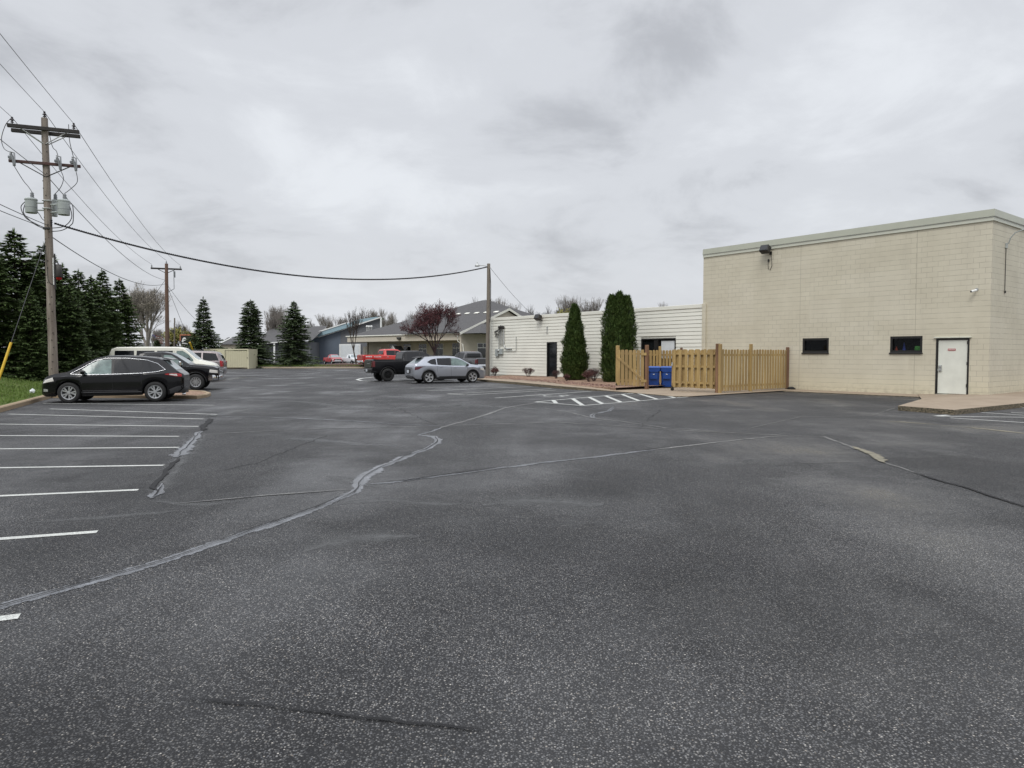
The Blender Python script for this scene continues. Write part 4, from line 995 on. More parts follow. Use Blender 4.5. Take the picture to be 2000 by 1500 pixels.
    def handles(s, pts, mat):
        for x, z in pts:
            for sd in (1, -1):
                y = s.sy(x, z); b = MB(); b.tube([(x - .1, sd * (y + .0), z), (x - .07, sd * (y + .035), z), (x + .07, sd * (y + .035), z), (x + .1, sd * y, z)], .013, 6); b.build('handle', mat, s.root)
    def archtrim(s, mat, r=.03):
        for a in s.ax:
            for sd in (1, -1):
                P = []
                for i in range(15):
                    th = math.pi * (i / 14 * 1.0); x = a + (s.ra + .012) * math.cos(th); z = s.rw * .97 + (s.ra + .012) * math.sin(th)
                    P.append((x, sd * (s.sy(x, max(z, s.low(x) + .02)) - .004), z))
                b = MB(); b.tube(P, r, 6); b.build('arch_trim', mat, s.root)
    def place(s, px, py, lx, side, heading, z=0.0, end_w=1.0):
        """stand the car so that its point (lx, side) on the ground lies under photo point px, py of the ground"""
        P = gp(px, py, z); h = R(heading); v = Vector((lx, side * (s.W / 2 * end_w), 0)) * s.sc
        o = Matrix.Rotation(h, 3, 'Z') @ v; s.root.location = (P.x - o.x, P.y - o.y, z); s.root.rotation_euler.z = h

random.seed(11)
# --- black crossover SUV in front
k = Car('parked_suv', 'glossy black crossover SUV with chrome window trim, nearest of the cars at the left kerb', 'car', 4.78, 1.93,
        [(-2.39, .98), (-2.34, 1.05), (-2.22, 1.12), (-1.95, 1.36), (-1.72, 1.56), (-1.5, 1.64), (-1.0, 1.70), (-.3, 1.735), (.2, 1.725), (.55, 1.66), (.9, 1.50), (1.25, 1.28), (1.50, 1.14), (1.9, 1.07), (2.15, .99), (2.3, .88), (2.39, .70)],
        [(-2.39, .93), (-2.2, 1.06), (-1.9, 1.10), (-1.2, 1.08), (0, 1.02), (1.2, .99), (1.5, 1.0), (1.9, .97), (2.2, .86), (2.39, .66)],
        [(-2.39, .50), (-2.25, .34), (-1.9, .27), (1.9, .24), (2.2, .24), (2.39, .32)], (-1.44, 1.42), .375, M['car_black'], tumble=.36, scale=.955,
        plan=[(-2.39, .62), (-2.33, .76), (-2.15, .89), (-1.8, .975), (-1, 1), (1.2, 1), (1.7, .97), (2.1, .88), (2.3, .76), (2.39, .62)])
k.side('window', [(.02, 1.045), (.98, 1.035)], [(.05, 1.57), (.42, 1.56), (.70, 1.44), (.99, 1.22)], M['glass_l'])
k.side('window', [(-.98, 1.085), (-.06, 1.05)], [(-1.0, 1.53), (-.05, 1.575)], M['tint'])
k.side('window', [(-1.72, 1.20), (-1.45, 1.13), (-1.04, 1.095)], [(-1.74, 1.215), (-1.45, 1.42), (-1.07, 1.52)], M['tint'])
k.line('window_trim', [(1.36, 1.05), (.98, 1.022), (0, 1.035), (-1.0, 1.07), (-1.5, 1.12), (-1.80, 1.19), (-1.52, 1.42), (-1.15, 1.55), (-.5, 1.62), (.2, 1.62), (.58, 1.54), (.95, 1.30), (1.36, 1.06)], .010, M['chrome'])
k.side('pillar', [(-.055, 1.06), (.015, 1.06)], [(-.045, 1.57), (.045, 1.57)], M['plastic'], .004, nx=2)
k.line('lower_trim', [(1.0, .38), (-1.0, .38)], .018, M['trimgrey'], .012)
k.side('door_crease', [(-.9, .43), (.98, .43)], [(-.85, .455), (.95, .455)], M['trimgrey'], .002, nx=6, nz=1)
k.over('windscreen', .62, 1.40, .93, .97, M['screen']); k.over('rear_screen', -2.14, -1.76, .92, .9, M['screen']); 
b = MB(); b.box((-1.80, 0, 1.60), (.34, 1.12, .035), mat=Matrix.Rotation(R(-12), 3, 'Y'), bev=.012); b.build('roof_spoiler', M['car_black'], k.root)
k.side('headlight', [(1.90, .80), (2.30, .72)], [(1.94, .93), (2.22, .84)], M['lamp_clear'], .01, nx=6)
for sd in (1, -1):
    k.side('tail_light', [(-2.33, .93), (-2.15, .94), (-1.78, 1.02)], [(-2.32, 1.03), (-2.12, 1.06), (-1.80, 1.045)], M['lamp_red'], .010, sides=(sd,), nx=8)
    k.side('tail_lens', [(-2.20, .955), (-1.93, 1.005)], [(-2.18, 1.03), (-1.94, 1.035)], M['lamp_clear'], .014, sides=(sd,), nx=4)
k.side('cladding', [(-2.36, .52), (-2.2, .36), (-1.95, .30)], [(-2.34, .60), (-2.15, .56), (-1.93, .46)], M['trimgrey'], .008, nx=6)
k.bumper('rear_bumper', -2.37, .34, .56, M['trimgrey'], front=False, wf=.86, thick=.03, curve=.22)
k.bumper('front_grille', 2.30, .38, .66, M['plastic'], front=True, wf=.62, thick=.045, curve=.05)
b = MB(); k.side('fog_lamp', [(2.12, .42), (2.28, .42)], [(2.10, .50), (2.27, .52)], M['steel'], .01, nx=3)
k.seams([1.04, -.02, -.99], [.42, .40, .66], [1.0, 1.03, 1.06]); k.handles([(.22, .93), (-.80, .97)], M['car_black']); k.mirrors(.92, 1.07, M['car_black'], (.14, .22, .16))
k.wheels('twin', M['alloy'], frac=.64); 
b = MB(); b.tube([(-1.0, .60, 1.70), (-.9, .60, 1.735), (.1, .60, 1.735), (.2, .60, 1.70)], .012, 6); b.tube([(-1.0, -.60, 1.70), (-.9, -.60, 1.735), (.1, -.60, 1.735), (.2, -.60, 1.70)], .012, 6); 
b = MB(); b.tube([(-2.3, .5, .27), (-2.42, .5, .27)], .04, 10); b.build('exhaust', M['chrome'], k.root)
k.place(305, 785.0, -1.44, 1, 180 + 15); k.root.scale = (.93, .955, .935)

def pickup(name, label, paint, scale, wheel='v', rim='alloy', chrome='chrome', glass='glass_l', tail='lamp_red', trims=True, lift=0.0, L=5.85, tailgate=None, crew=True, tint2='tint', rwh=.405):
    l = lift; h = L / 2; cb = -.78 if crew else -.30      # cab back
    top = [(-h, 1.30 + l), (-h + .1, 1.33 + l), (cb - .01, 1.33 + l), (cb + .01, 1.70 + l), (cb + .10, 1.86 + l), (cb + .3, 1.90 + l), (.35, 1.92 + l), (.7, 1.86 + l), (1.0, 1.70 + l), (1.35, 1.46 + l), (1.6, 1.29 + l), (2.1, 1.25 + l), (h - .25, 1.19 + l), (h - .08, 1.10 + l), (h, .98 + l)]
    belt = [(-h, 1.24 + l), (cb, 1.26 + l), (cb + .02, 1.27 + l), (1.5, 1.20 + l), (2.1, 1.16 + l), (h - .1, 1.04 + l), (h, .92 + l)]
    bot = [(-h, .62 + l), (-h + .6, .52 + l), (h - .7, .45 + l), (h, .50 + l)]
    c = Car(name, label, 'pickup truck', L, 2.05, top, belt, bot, (-1.88, 1.86), rwh, paint, bed=(-h + .12, cb - .06), tumble=.33, scale=scale, under=.45 + l, arch=.085,
            plan=[(-h, .955), (-h + .06, .985), (-h + .5, 1), (h - 1.0, 1), (h - .4, .965), (h - .12, .90), (h, .80)])
    c.side('window', [(.38 if crew else .32, 1.27 + l), (1.28, 1.25 + l)], [(.40, 1.76 + l), (.75, 1.73 + l), (1.05, 1.52 + l), (1.28, 1.33 + l)], M[glass])
    if crew: c.side('window', [(-.55, 1.29 + l), (.27, 1.27 + l)], [(-.53, 1.76 + l), (.28, 1.77 + l)], M[tint2])
    c.side('pillar', [(.28, 1.28 + l), (.37, 1.28 + l)], [(.29, 1.77 + l), (.39, 1.77 + l)], M['plastic'], .004, nx=2)
    c.over('windscreen', .78, 1.52, .92, .97, M['screen'])
    b = MB(); b.box((cb - .0, 0, 1.56 + l), (.03, 1.30, .36), mat=Matrix.Rotation(R(8), 3, 'Y'), bev=.01); b.build('rear_window', M['tint'], c.root)
    c.bumper('front_bumper', h - .02, .48 + l, .74 + l, M[chrome], front=True, wf=.98, thick=.09, curve=.18); c.bumper('rear_bumper', -h + .0, .54 + l, .76 + l, M[chrome], front=False, wf=.94, thick=.10, curve=.05)
    b = MB()
    for i in range(4): b.box((h - .01 + .0 * i, 0, .80 + l + i * .075), (.10, 1.25, .035), bev=.01)
    b.build('grille_bar', M[chrome], c.root)
    b = MB(); b.box((h - .045, 0, .92 + l), (.09, 1.36, .36), bev=.02); b.build('grille', M['plastic'], c.root)
    c.side('headlight', [(h - .42, .88 + l), (h - .03, .84 + l)], [(h - .40, 1.03 + l), (h - .06, .98 + l)], M['lamp_clear'], .012, nx=6)
    c.side('tail_light', [(-h + .005, .86 + l), (-h + .17, .86 + l)], [(-h + .01, 1.22 + l), (-h + .17, 1.22 + l)], M[tail], .012, nx=3)
    for sd in (1, -1): b = MB(); b.box((-h - .004, sd * .89, 1.04 + l), (.03, .11, .36), bev=.01); b.build('tail_light', M[tail], c.root)
    b = MB(); b.box((-h - .012, 0, 1.03 + l), (.03, 1.62, .50), bev=.012); tg = b.build('tailgate', tailgate or paint, c.root)
    b = MB(); b.box((-h - .03, 0, 1.16 + l), (.02, .26, .07), bev=.006); b.build('handle', M['plastic'], tg)
    b = MB(); b.box((-h - .115, .0, .62 + l), (.012, .30, .15)); b.build('number_plate', M['plate'], c.root)
    c.seams([1.30, .325, cb + .12], [.62 + l, .62 + l, .95 + l], [1.22 + l, 1.25 + l, 1.26 + l]); c.seams([cb - .03], [.55 + l], [1.30 + l])
    c.handles([(.50, 1.10 + l), (-.42 if crew else .5, 1.11 + l)][:2 if crew else 1], M[chrome]); c.mirrors(1.18, 1.28 + l, M['plastic'] if chrome != 'chrome' else M['chrome'], (.13, .26, .24))
    c.wheels(wheel, M[rim], .27, .60, 6); c.archtrim(M['plastic'], .022)
    for sd in (1, -1): b = MB(); b.tube([(-.7, sd * .93, .38 + l), (1.15, sd * .93, .38 + l)], .045, 8); b.build('side_step', M['plastic'], c.root)
    b = MB(); b.box((-1.88, 0, rwh), (.16, 1.5, .16), bev=.05); b.box((1.86, 0, rwh), (.12, 1.5, .12), bev=.04); b.box((0, .45, .45 + l * .5), (4.6, .10, .14)); b.box((0, -.45, .45 + l * .5), (4.6, .10, .14)); b.build('chassis', M['plastic'], c.root)
    return c
c = pickup('parked_pickup', 'black pickup with chrome bumper parked nose out behind the black SUV', M['car_black'], .925)
for sd in (1, -1):
    b = MB()
    for i in range(7): b.box((1.46 + i * .055, sd * (c.sy(1.6, 1.15) + .012), 1.155 + .008 * i), (.03, .012, .055 if i % 2 else .04), mat=Matrix.Rotation(R(12), 3, 'Y'))
    b.build('badge', M['chrome'], c.root)
c.place(382, 762, 1.86, -1, 15)

# --- cream van
k = Car('parked_van', 'long cream-white passenger van behind the black pickup', 'van', 5.9, 2.02,
        [(-2.95, 1.2), (-2.9, 1.75), (-2.78, 2.0), (-2.5, 2.10), (-1, 2.13), (.8, 2.12), (1.1, 2.06), (1.35, 1.86), (1.75, 1.50), (2.0, 1.33), (2.5, 1.22), (2.8, 1.10), (2.95, .9)],
        [(-2.95, 1.0), (-2.8, 1.24), (1.5, 1.20), (2.1, 1.15), (2.7, 1.0), (2.95, .85)], [(-2.95, .5), (2.95, .45)], (-1.75, 1.80), .37, M['car_cream'], tumble=.16, scale=.99,
        plan=[(-2.95, .9), (-2.85, .97), (-2.5, 1), (1.8, 1), (2.5, .93), (2.85, .82), (2.95, .72)])
for x0, x1 in ((-2.62, -1.55), (-1.45, -.45), (-.35, .55)): k.side('window', [(x0, 1.38), (x1, 1.38)], [(x0 + .03, 1.88), (x1 - .02, 1.88)], M['tint'])
k.side('window', [(.72, 1.26), (1.68, 1.24)], [(.74, 1.88), (1.08, 1.88), (1.40, 1.66), (1.66, 1.36)], M['glass_l'])
k.over('windscreen', 1.20, 1.95, .9, .95, M['screen']); k.mirrors(1.42, 1.30, M['plastic'], (.15, .2, .26)); k.seams([.63, 1.72], [.55, .55], [1.85, 1.2]); k.bumper('front_bumper', 2.93, .45, .66, M['chrome'], wf=.97)
k.bumper('rear_bumper', -2.93, .45, .66, M['chrome'], front=False, wf=.97); k.side('headlight', [(2.66, .78), (2.9, .74)], [(2.66, .98), (2.9, .84)], M['lamp_clear'], .01, nx=3)
k.side('tail_light', [(-2.93, .9), (-2.82, .9)], [(-2.93, 1.25), (-2.82, 1.25)], M['lamp_red'], .01, nx=2); k.handles([(.85, 1.12), (.45, 1.12)], M['chrome']); k.wheels('v', M['alloy'], spokes=6)
k.place(423, 745.5, 2.93, -1, 15, end_w=.75)

# --- mauve grey large SUV, rear toward the lane
k = Car('parked_suv', 'mauve grey large SUV with tall red tail lights in front of the cream shed', 'car', 5.2, 2.0,
        [(-2.6, 1.1), (-2.52, 1.25), (-2.38, 1.60), (-2.2, 1.84), (-1.8, 1.92), (-.5, 1.95), (.3, 1.92), (.65, 1.80), (1.2, 1.38), (1.4, 1.26), (2.2, 1.15), (2.5, 1.0), (2.6, .85)],
        [(-2.6, 1.05), (-2.4, 1.20), (1.2, 1.16), (2.2, 1.06), (2.6, .8)], [(-2.6, .52), (2.6, .42)], (-1.5, 1.55), .40, M['car_mauve'], tumble=.26, scale=.98,
        plan=[(-2.6, .90), (-2.5, .95), (-2.2, 1), (1.6, 1), (2.3, .92), (2.6, .75)])
k.side('window', [(-2.30, 1.24), (-1.25, 1.21)], [(-2.10, 1.74), (-1.25, 1.80)], M['tint']); k.side('window', [(-1.15, 1.21), (-.2, 1.19)], [(-1.15, 1.80), (-.2, 1.80)], M['tint']); k.side('window', [(-.1, 1.19), (.95, 1.18)], [(-.1, 1.80), (.35, 1.78), (.9, 1.42)], M['tint'])
k.side('tail_light', [(-2.57, .82), (-2.40, .82)], [(-2.52, 1.20), (-2.36, 1.26)], M['lamp_red'], .014, nx=3)
for sd in (1, -1): b = MB(); b.box((-2.575, sd * .83, 1.02), (.05, .16, .38), bev=.015); b.build('tail_light', M['lamp_red'], k.root)
k.over('rear_screen', -2.50, -2.28, .9, .86, M['tint']); k.over('windscreen', .68, 1.30, .92, .95, M['screen']); k.bumper('rear_bumper', -2.60, .50, .76, M['car_silver'], front=False, wf=.97, thick=.05, curve=.1); k.bumper('front_bumper', 2.58, .42, .64, M['car_silver'], wf=.9)
b = MB(); 
for sd in (1, -1): b = MB(); b.tube([(-2.0, sd * .62, 1.93), (-1.9, sd * .62, 1.985), (.0, sd * .62, 1.99), (.1, sd * .62, 1.94)], .018, 6); b.build('roof_rail', M['plastic'], k.root)
k.wheels('v', M['alloy'], spokes=6); k.handles([(-.9, 1.08), (.1, 1.07)], M['car_mauve']); k.mirrors(.85, 1.22, M['plastic']); k.seams([-.15, -1.2, 1.1], [.5, .6, .5], [1.2, 1.2, 1.15])
k.place(435, 738.5, -2.55, 1, 180 + 14, end_w=.95)

# --- silver small SUV
k = Car('parked_suv', 'silver compact SUV with black roof rails and swirl-spoke wheels', 'car', 4.54, 1.82,
        [(-2.27, .92), (-2.22, 1.02), (-2.10, 1.10), (-1.92, 1.22), (-1.62, 1.44), (-1.45, 1.50), (-.9, 1.545), (-.1, 1.56), (.3, 1.54), (.65, 1.44), (1.05, 1.22), (1.30, 1.09), (1.8, 1.02), (2.08, .94), (2.22, .80), (2.27, .66)],
        [(-2.27, .88), (-2.1, 1.02), (-1.6, 1.06), (0, .98), (1.3, .95), (1.8, .92), (2.1, .84), (2.27, .62)], [(-2.27, .42), (-2.1, .27), (-1.8, .24), (1.9, .22), (2.15, .24), (2.27, .34)], (-1.36, 1.34), .345, M['car_silver'], tumble=.40, scale=1.0,
        plan=[(-2.27, .74), (-2.2, .85), (-2.0, .93), (-1.5, 1), (1.2, 1), (1.7, .96), (2.05, .87), (2.2, .76), (2.27, .62)], arch=.075)
k.side('window', [(.02, 1.005), (1.10, .995)], [(.04, 1.43), (.42, 1.42), (.75, 1.30), (1.12, 1.08)], M['glass_l']); k.side('window', [(-.84, 1.05), (-.05, 1.01)], [(-.84, 1.42), (-.04, 1.44)], M['tint'])
k.side('window', [(-1.42, 1.20), (-1.2, 1.09), (-.89, 1.055)], [(-1.43, 1.22), (-1.2, 1.35), (-.90, 1.41)], M['tint'])
k.side('pillar', [(-.05, 1.01), (.02, 1.01)], [(-.04, 1.44), (.04, 1.43)], M['plastic'], .004, nx=2)
k.over('windscreen', .48, 1.22, .92, .96, M['screen']); k.over('rear_screen', -2.03, -1.66, .88, .84, M['screen'])
b = MB(); b.box((-1.72, 0, 1.475), (.40, 1.05, .035), mat=Matrix.Rotation(R(-8), 3, 'Y'), bev=.012); b.build('roof_spoiler', M['plastic'], k.root)
for sd in (1, -1): b = MB(); b.tube([(-1.3, sd * .52, 1.52), (-1.2, sd * .53, 1.575), (.1, sd * .53, 1.59), (.2, sd * .52, 1.55)], .016, 6); b.build('roof_rail', M['plastic'], k.root)
k.side('tail_light', [(-2.18, .76), (-1.98, .80), (-1.75, .93)], [(-2.16, .93), (-1.95, .955), (-1.58, .965)], M['lamp_dark'], .014, nx=8)
k.side('sill_cladding', [(-.93, .23), (.9, .23)], [(-.95, .40), (.92, .40)], M['plastic'], .012, nx=6); k.archtrim(M['plastic'], .038)
k.bumper('rear_bumper', -2.25, .26, .48, M['trimgrey'], front=False, wf=.88, thick=.04, curve=.22); k.bumper('front_bumper', 2.22, .24, .42, M['plastic'], wf=.84, thick=.05, curve=.3)
b = MB(); b.box((-2.285, 0, .70), (.05, .62, .24), bev=.02); b.build('tailgate_panel', M['trimgrey'], k.root); b = MB(); b.box((-2.315, 0, .68), (.012, .34, .16)); b.build('number_plate', M['plate'], k.root)
k.side('headlight', [(1.86, .74), (2.16, .70)], [(1.84, .86), (2.12, .82)], M['lamp_clear'], .01, nx=4); k.seams([1.0, -.02, -.86], [.40, .40, .66], [.95, .98, 1.0])
k.handles([(.22, .90), (-.66, .93)], M['car_silver']); k.mirrors(.98, 1.0, M['plastic'], (.13, .2, .14)); k.wheels('petal', M['alloy'], .22, .70, 5)
k.place(838.5, 749, -1.36, -1, 27)

# --- pickups on the right
M['tail_dark'] = pm('smoked_red_lamp', (.10, .01, .012), .15)
c = pickup('parked_pickup', 'matt black raised pickup with black wheels beside the silver compact SUV', M['car_black2'], .93, 'twin', 'rim_black', 'plastic', 'tint', 'tail_dark', lift=.10, rwh=.43)
b = MB()
for i in range(5): b.box((-2.975, -.55 + i * .14, 1.17), (.01, .07, .05))
b.build('badge', M['steel'], c.root); b = MB(); b.box((-3.02, .45, .63 + .1), (.03, .25, .06), bev=.01); b.build('tow_hook', M['steel'], c.root)
c.place(758.5, 745, -1.88, -1, 27)
c = pickup('parked_pickup', 'bright red pickup with a faded red tailgate beyond the far kerb', M['car_red'], 1.20, 'v', 'alloy', 'chrome', 'tint', 'lamp_red', tailgate=M['car_maroon'])
b = MB()
for i in range(4): b.box((-2.62 + i * .16, -1.03, 1.15), (.11, .012, .10), mat=Matrix.Rotation(R(8), 3, 'Y'))
for i in range(6): b.box((-1.78 + i * .12, -1.032, 1.13), (.08, .012, .07))
b.build('lettering', M['white'], c.root)
b = MB()
for i in range(5): b.tube([(-2.5 + i * .42, .75, 1.2), (-2.5 + i * .42, .75, 1.62)], .02, 5)
b.build('stake', M['plastic'], c.root)
c.place(710, 719.8, -2.92, -1, 30)
c = pickup('parked_pickup', 'dark grey pickup seen from behind, beyond the silver SUV and left of the light pole', M['car_grey'], 1.0, 'v', 'alloy', 'chrome', 'tint', 'tail_dark')
c.place(929.5, 730, -2.92, 1, 90 + 33)
b = MB()
for i in range(3): b.box((-.62, -.12 + .12 * i, 1.925), (.05, .07, .025), bev=.008)
b.build('roof_lamp', M['lamp_red'], c.root)
c = pickup('parked_pickup', 'old faded red pickup parked left in front of the slate blue building', M['car_maroon'], .85, 'v', 'alloy', 'chrome', 'screen', 'lamp_red', crew=False, L=5.2, rwh=.36)
c.place(650, 712, 2.6, -1, -55); 
c = pickup('parked_pickup', 'small white pickup parked in front of the white garage door', M['car_white'], .85, 'v', 'alloy', 'plastic', 'screen', 'lamp_red', crew=False, L=5.2, rwh=.36)
c.place(690, 712, 2.6, -1, -50)

# ============================================================ POLES AND WIRES
def shaft(b, base, top, r0, r1, n=14, seed=0):
    rnd = random.Random(seed); base = Vector(base); top = Vector(top); k = 14; P = []; Rr = []
    for i in range(k + 1):
        t = i / k; P.append(base.lerp(top, t) + Vector((rnd.uniform(-1, 1), rnd.uniform(-1, 1), 0)) * .008); Rr.append(r0 + (r1 - r0) * t)
    b.tube(P, Rr, n)
YP = 30.5
pb = at(105, 735, YP); pt = at(87, 231, YP)
LINE = Vector((-18, 47, 0)).normalized(); ARM = Vector((LINE.y, -LINE.x, 0))       # across the line, to the right
aang = math.atan2(ARM.y, ARM.x)
def on_pole(f): return pb.lerp(pt, f)
def zpole(y):      # point on the pole at photo row y
    f0, f1 = 0, 1
    t = (pb - pt); 
    best = min((abs((lambda q: 750 - F * ((q - Vector((0, 0, EYE))).dot(Vector((0, sp, cp)))) / ((q - Vector((0, 0, EYE))).dot(Vector((0, cp, -sp)))))(pb.lerp(pt, i / 400)) - y), i) for i in range(401))[1]
    return pb.lerp(pt, best / 400)
pole = thing('utility_pole', 'tall weathered wooden power pole with two crossarms and three grey transformers, behind the black SUV', 'utility pole', (pb.x, pb.y, 0.0))
O = Vector((pb.x, pb.y, 0)); LP = lambda v: Vector(v) - O
b = MB(); shaft(b, LP((pb.x, pb.y, .1)), LP(pt), .185, .125, 16, 1)
rnd = random.Random(5); shaft_o = b.build('pole_shaft', M['pole'], pole)
b = MB()
for i in range(34):
    q = LP(on_pole(.03 + i * .028)); th = rnd.uniform(-2.4, -.7); rr = .185 - .06 * i / 34; b.box(q + Vector((math.cos(th) * rr, math.sin(th) * rr, 0)), (.035, .03, .035))
b.build('step_bolts', M['iron'], shaft_o)
def arm_at(yrow, half, mat, thick=.12, off=(0, 0, 0), name='crossarm', drop=0):
    c = LP(zpole(yrow)) + Vector(off); b = MB(); b.box(c, (2 * half, thick * .8, thick), rot=aang, bev=.01); b.build(name, mat, pole); return c
HA = 1.30
c1 = arm_at(254, HA, M['arm'], .15, LINE * -.2); c1b = arm_at(258, HA * .97, M['arm'], .15, LINE * .2)
c2 = arm_at(322, HA, M['arm_red'], .12, LINE * -.17)
def strut(p, q, r=.022, mat='iron', name='brace'): b = MB(); b.tube([p, q], r, 6); b.build(name, M[mat], pole)
pz = LP(zpole(284)); 
for sg_ in (-1, 1):
    for o_ in (-.2, .2): strut(c1 + ARM * sg_ * .85 + LINE * (.2 + o_) + Vector((0, 0, -.06)), pz + LINE * o_ * .5 + Vector((0, 0, 0)), .022, 'steel')
pz2 = LP(zpole(347))
for sg_ in (-1, 1): strut(c2 + ARM * sg_ * .9 + Vector((0, 0, -.05)), pz2 + LINE * -.13)
def insul(P, s=1.0, mat='porcelain', par=pole, nm='insulator'):
    b = MB(); b.lathe([(.02, -.02), (.02, .05), (.07 * s, .06), (.05 * s, .09), (.03, .10), (.03, .14), (.085 * s, .15), (.06 * s, .18), (.035, .19), (.035, .24), (.05, .25), (.03, .29), (0, .29)], 14, c=P); b.build(nm, M[mat], par)
I_L = c1 - ARM * 1.12 + Vector((0, 0, .07)); I_R = c1 + ARM * 1.10 + Vector((0, 0, .07)); I_T = LP(pt)
for q in (I_L, I_R, I_T): insul(q)
def hang(pts, r, name='jumper', par=pole, mat='cable'):
    b = MB(); P = [Vector(p) for p in pts]; out = []
    for i in range(len(P) - 1):
        p0, p1, p2, p3 = P[max(0, i - 1)], P[i], P[i + 1], P[min(len(P) - 1, i + 2)]
        for j in range(6):
            t = j / 6; out.append(.5 * ((2 * p1) + (p2 - p0) * t + (2 * p0 - 5 * p1 + 4 * p2 - p3) * t * t + (3 * p1 - p0 - 3 * p2 + p3) * t ** 3))
    out.append(P[-1]); b.tube(out, r, 5); b.build(name, M[mat], par)
def lat(x, y, dy=0): return LP(at(x, y, YP + dy))
cuts = [(28, 322, -1.15), (122, 322, .50), (150, 325, 1.07)]
cut_pts = []
for x, y, a_ in cuts:
    q = c2 + ARM * a_ + Vector((0, 0, .05)) - LINE * .12; b = MB()
    b.tube([q + Vector((-.05, 0, .22)), q + Vector((.05, 0, .0)), q + Vector((.09, 0, -.28))], .055, 8); b.box(q + Vector((-.07, .02, .08)), (.18, .12, .12), rot=aang, bev=.02)
    b.tube([q + Vector((-.04, -.05, .28)), q + Vector((.14, -.06, .24)), q + Vector((.15, -.05, -.22))], .03, 6); b.build('fuse_cutout', M['porc_grey'], pole); cut_pts.append(q)
# transformers
def transformer(x0, x1, y0, y1, dy, r_h):
    a_ = lat(x0, y1, dy); c_ = lat(x1, y0, dy); cx = (a_.x + c_.x) / 2; r = abs(c_.x - a_.x) / 2; b = MB(); z0, z1 = a_.z, c_.z; cy = a_.y
    b.lathe([(0, z0), (r * .96, z0), (r, z0 + .03), (r, z1 - .05), (r * 1.08, z1 - .045), (r * 1.08, z1), (r * .9, z1 + .04), (0, z1 + .07)], 24, c=(cx, cy, 0)); t = b.build('transformer', M['grey_box'], pole, sharp=30)
    b = MB(); b.lathe([(r * 1.01, z0 + .22), (r * 1.02, z0 + .23), (r * 1.01, z0 + .24)], 24, c=(cx, cy, 0)); b.build('band', M['porc_grey'], t)
    b = MB(); b.lathe([(.06, z1 + .03), (.08, z1 + .08), (.06, z1 + .11), (.08, z1 + .15), (.055, z1 + .19), (.075, z1 + .23), (.03, z1 + .30), (0, z1 + .31)], 14, c=(cx + .05, cy, 0)); b.build('bushing', M['porc_grey'], t)
    b = MB(); pz_ = LP(zpole(400)); 
    for z in (z0 + .13, z1 - .15): b.tube([(cx, cy, z), (pz_.x, pz_.y, z)], .035, 6)
    b.build('hanger', M['grey_box'], t); return Vector((cx + .05, cy, z1 + .30)), (cx, cy, z0, z1, r)
T1, g1_ = transformer(51, 71, 389, 416, -.1, 0); T2, g2_ = transformer(114.5, 134.5, 392, 420, -.1, 0); T3, g3_ = transformer(102, 111, 392, 423, .45, 0)
b = MB(); q = LP(zpole(393)); b.box(q, (.34, .34, .05), rot=.2, bev=.05); q = LP(zpole(408)); b.box(q, (.34, .34, .05), rot=.2, bev=.05); b.build('pole_band', M['steel'], pole)
hang([I_L + Vector((-.05, 0, .22)), I_L + Vector((-.28, 0, -.05)), lat(3, 270), lat(8, 290), cut_pts[0] + Vector((0, 0, .25))], .014)
hang([I_T + Vector((.05, 0, .2)), lat(101, 282, .4), lat(110, 295, .2), cut_pts[1] + Vector((0, 0, .27))], .014)
hang([lat(134, 243, -.3), lat(136, 275, -.3), cut_pts[2] + Vector((0, 0, .27))], .014)
hang([cut_pts[0] + Vector((.09, 0, -.3)), lat(45, 352), lat(55, 364), T1], .014)
hang([cut_pts[1] + Vector((.09, 0, -.3)), lat(124, 348), lat(119, 365), T3], .014)
hang([cut_pts[2] + Vector((.09, 0, -.3)), lat(151, 355), lat(138, 369), T2], .014)
hang([lat(49, 394), lat(41, 405), lat(50, 425), lat(70, 437), LP(zpole(448))], .018); hang([lat(50, 396), lat(46, 415), lat(60, 432), lat(75, 442), LP(zpole(450))], .018)
hang([lat(136, 398), lat(142, 402), lat(143, 430), lat(138, 440), lat(120, 450), LP(zpole(452))], .018); hang([lat(136, 402), lat(140, 425), lat(125, 442), LP(zpole(446))], .018)
hang([lat(72, 412), lat(78, 420), lat(83, 428), LP(zpole(436))], .014)
# white molding, conduit and the black lamp lower on the pole
b = MB(); q = LP(zpole(530)); b.box(q + Vector((.19, -.06, 0)), (.03, .05, 1.15)); b.build('cable_cover', M['white'], pole)
b = MB(); b.tube([q + Vector((.23, -.02, .75)), q + Vector((.23, -.02, -.75))], .03, 6); b.build('riser', M['plastic'], pole)
b = MB(); lz = LP(at(115, 531, YP)); b.tube([q + Vector((.2, -.05, .35)), lz + Vector((-.05, 0, .42)), lz + Vector((0, 0, .28))], .03, 8); b.build('lamp_arm', M['plastic'], pole)
b = MB(); b.lathe([(0, .32), (.11, .31), (.125, .05), (.135, -.20), (.12, -.24), (0, -.24)], 16, c=lz); lm = b.build('hanging_lamp', M['iron'], pole)
b = MB(); b.lathe([(.11, -.24), (.10, -.34), (0, -.36)], 14, c=lz); b.build('lens', M['lamp_red'], lm)
hang([LP(zpole(480)) + Vector((-.05, -.19, 0)), LP(zpole(520)) + Vector((0, -.2, 0)), LP(zpole(550)) + Vector((.05, -.19, 0)), LP(zpole(556)) + Vector((.19, -.05, 0))], .012, 'ground_wire')
b = MB(); b.box(LP(zpole(447)) + Vector((0, -.13, 0)), (.3, .08, .1), bev=.02); insul(LP(zpole(438)) + Vector((.2, -.1, -.1)), .6); b.build('cable_clamp', M['iron'], pole)

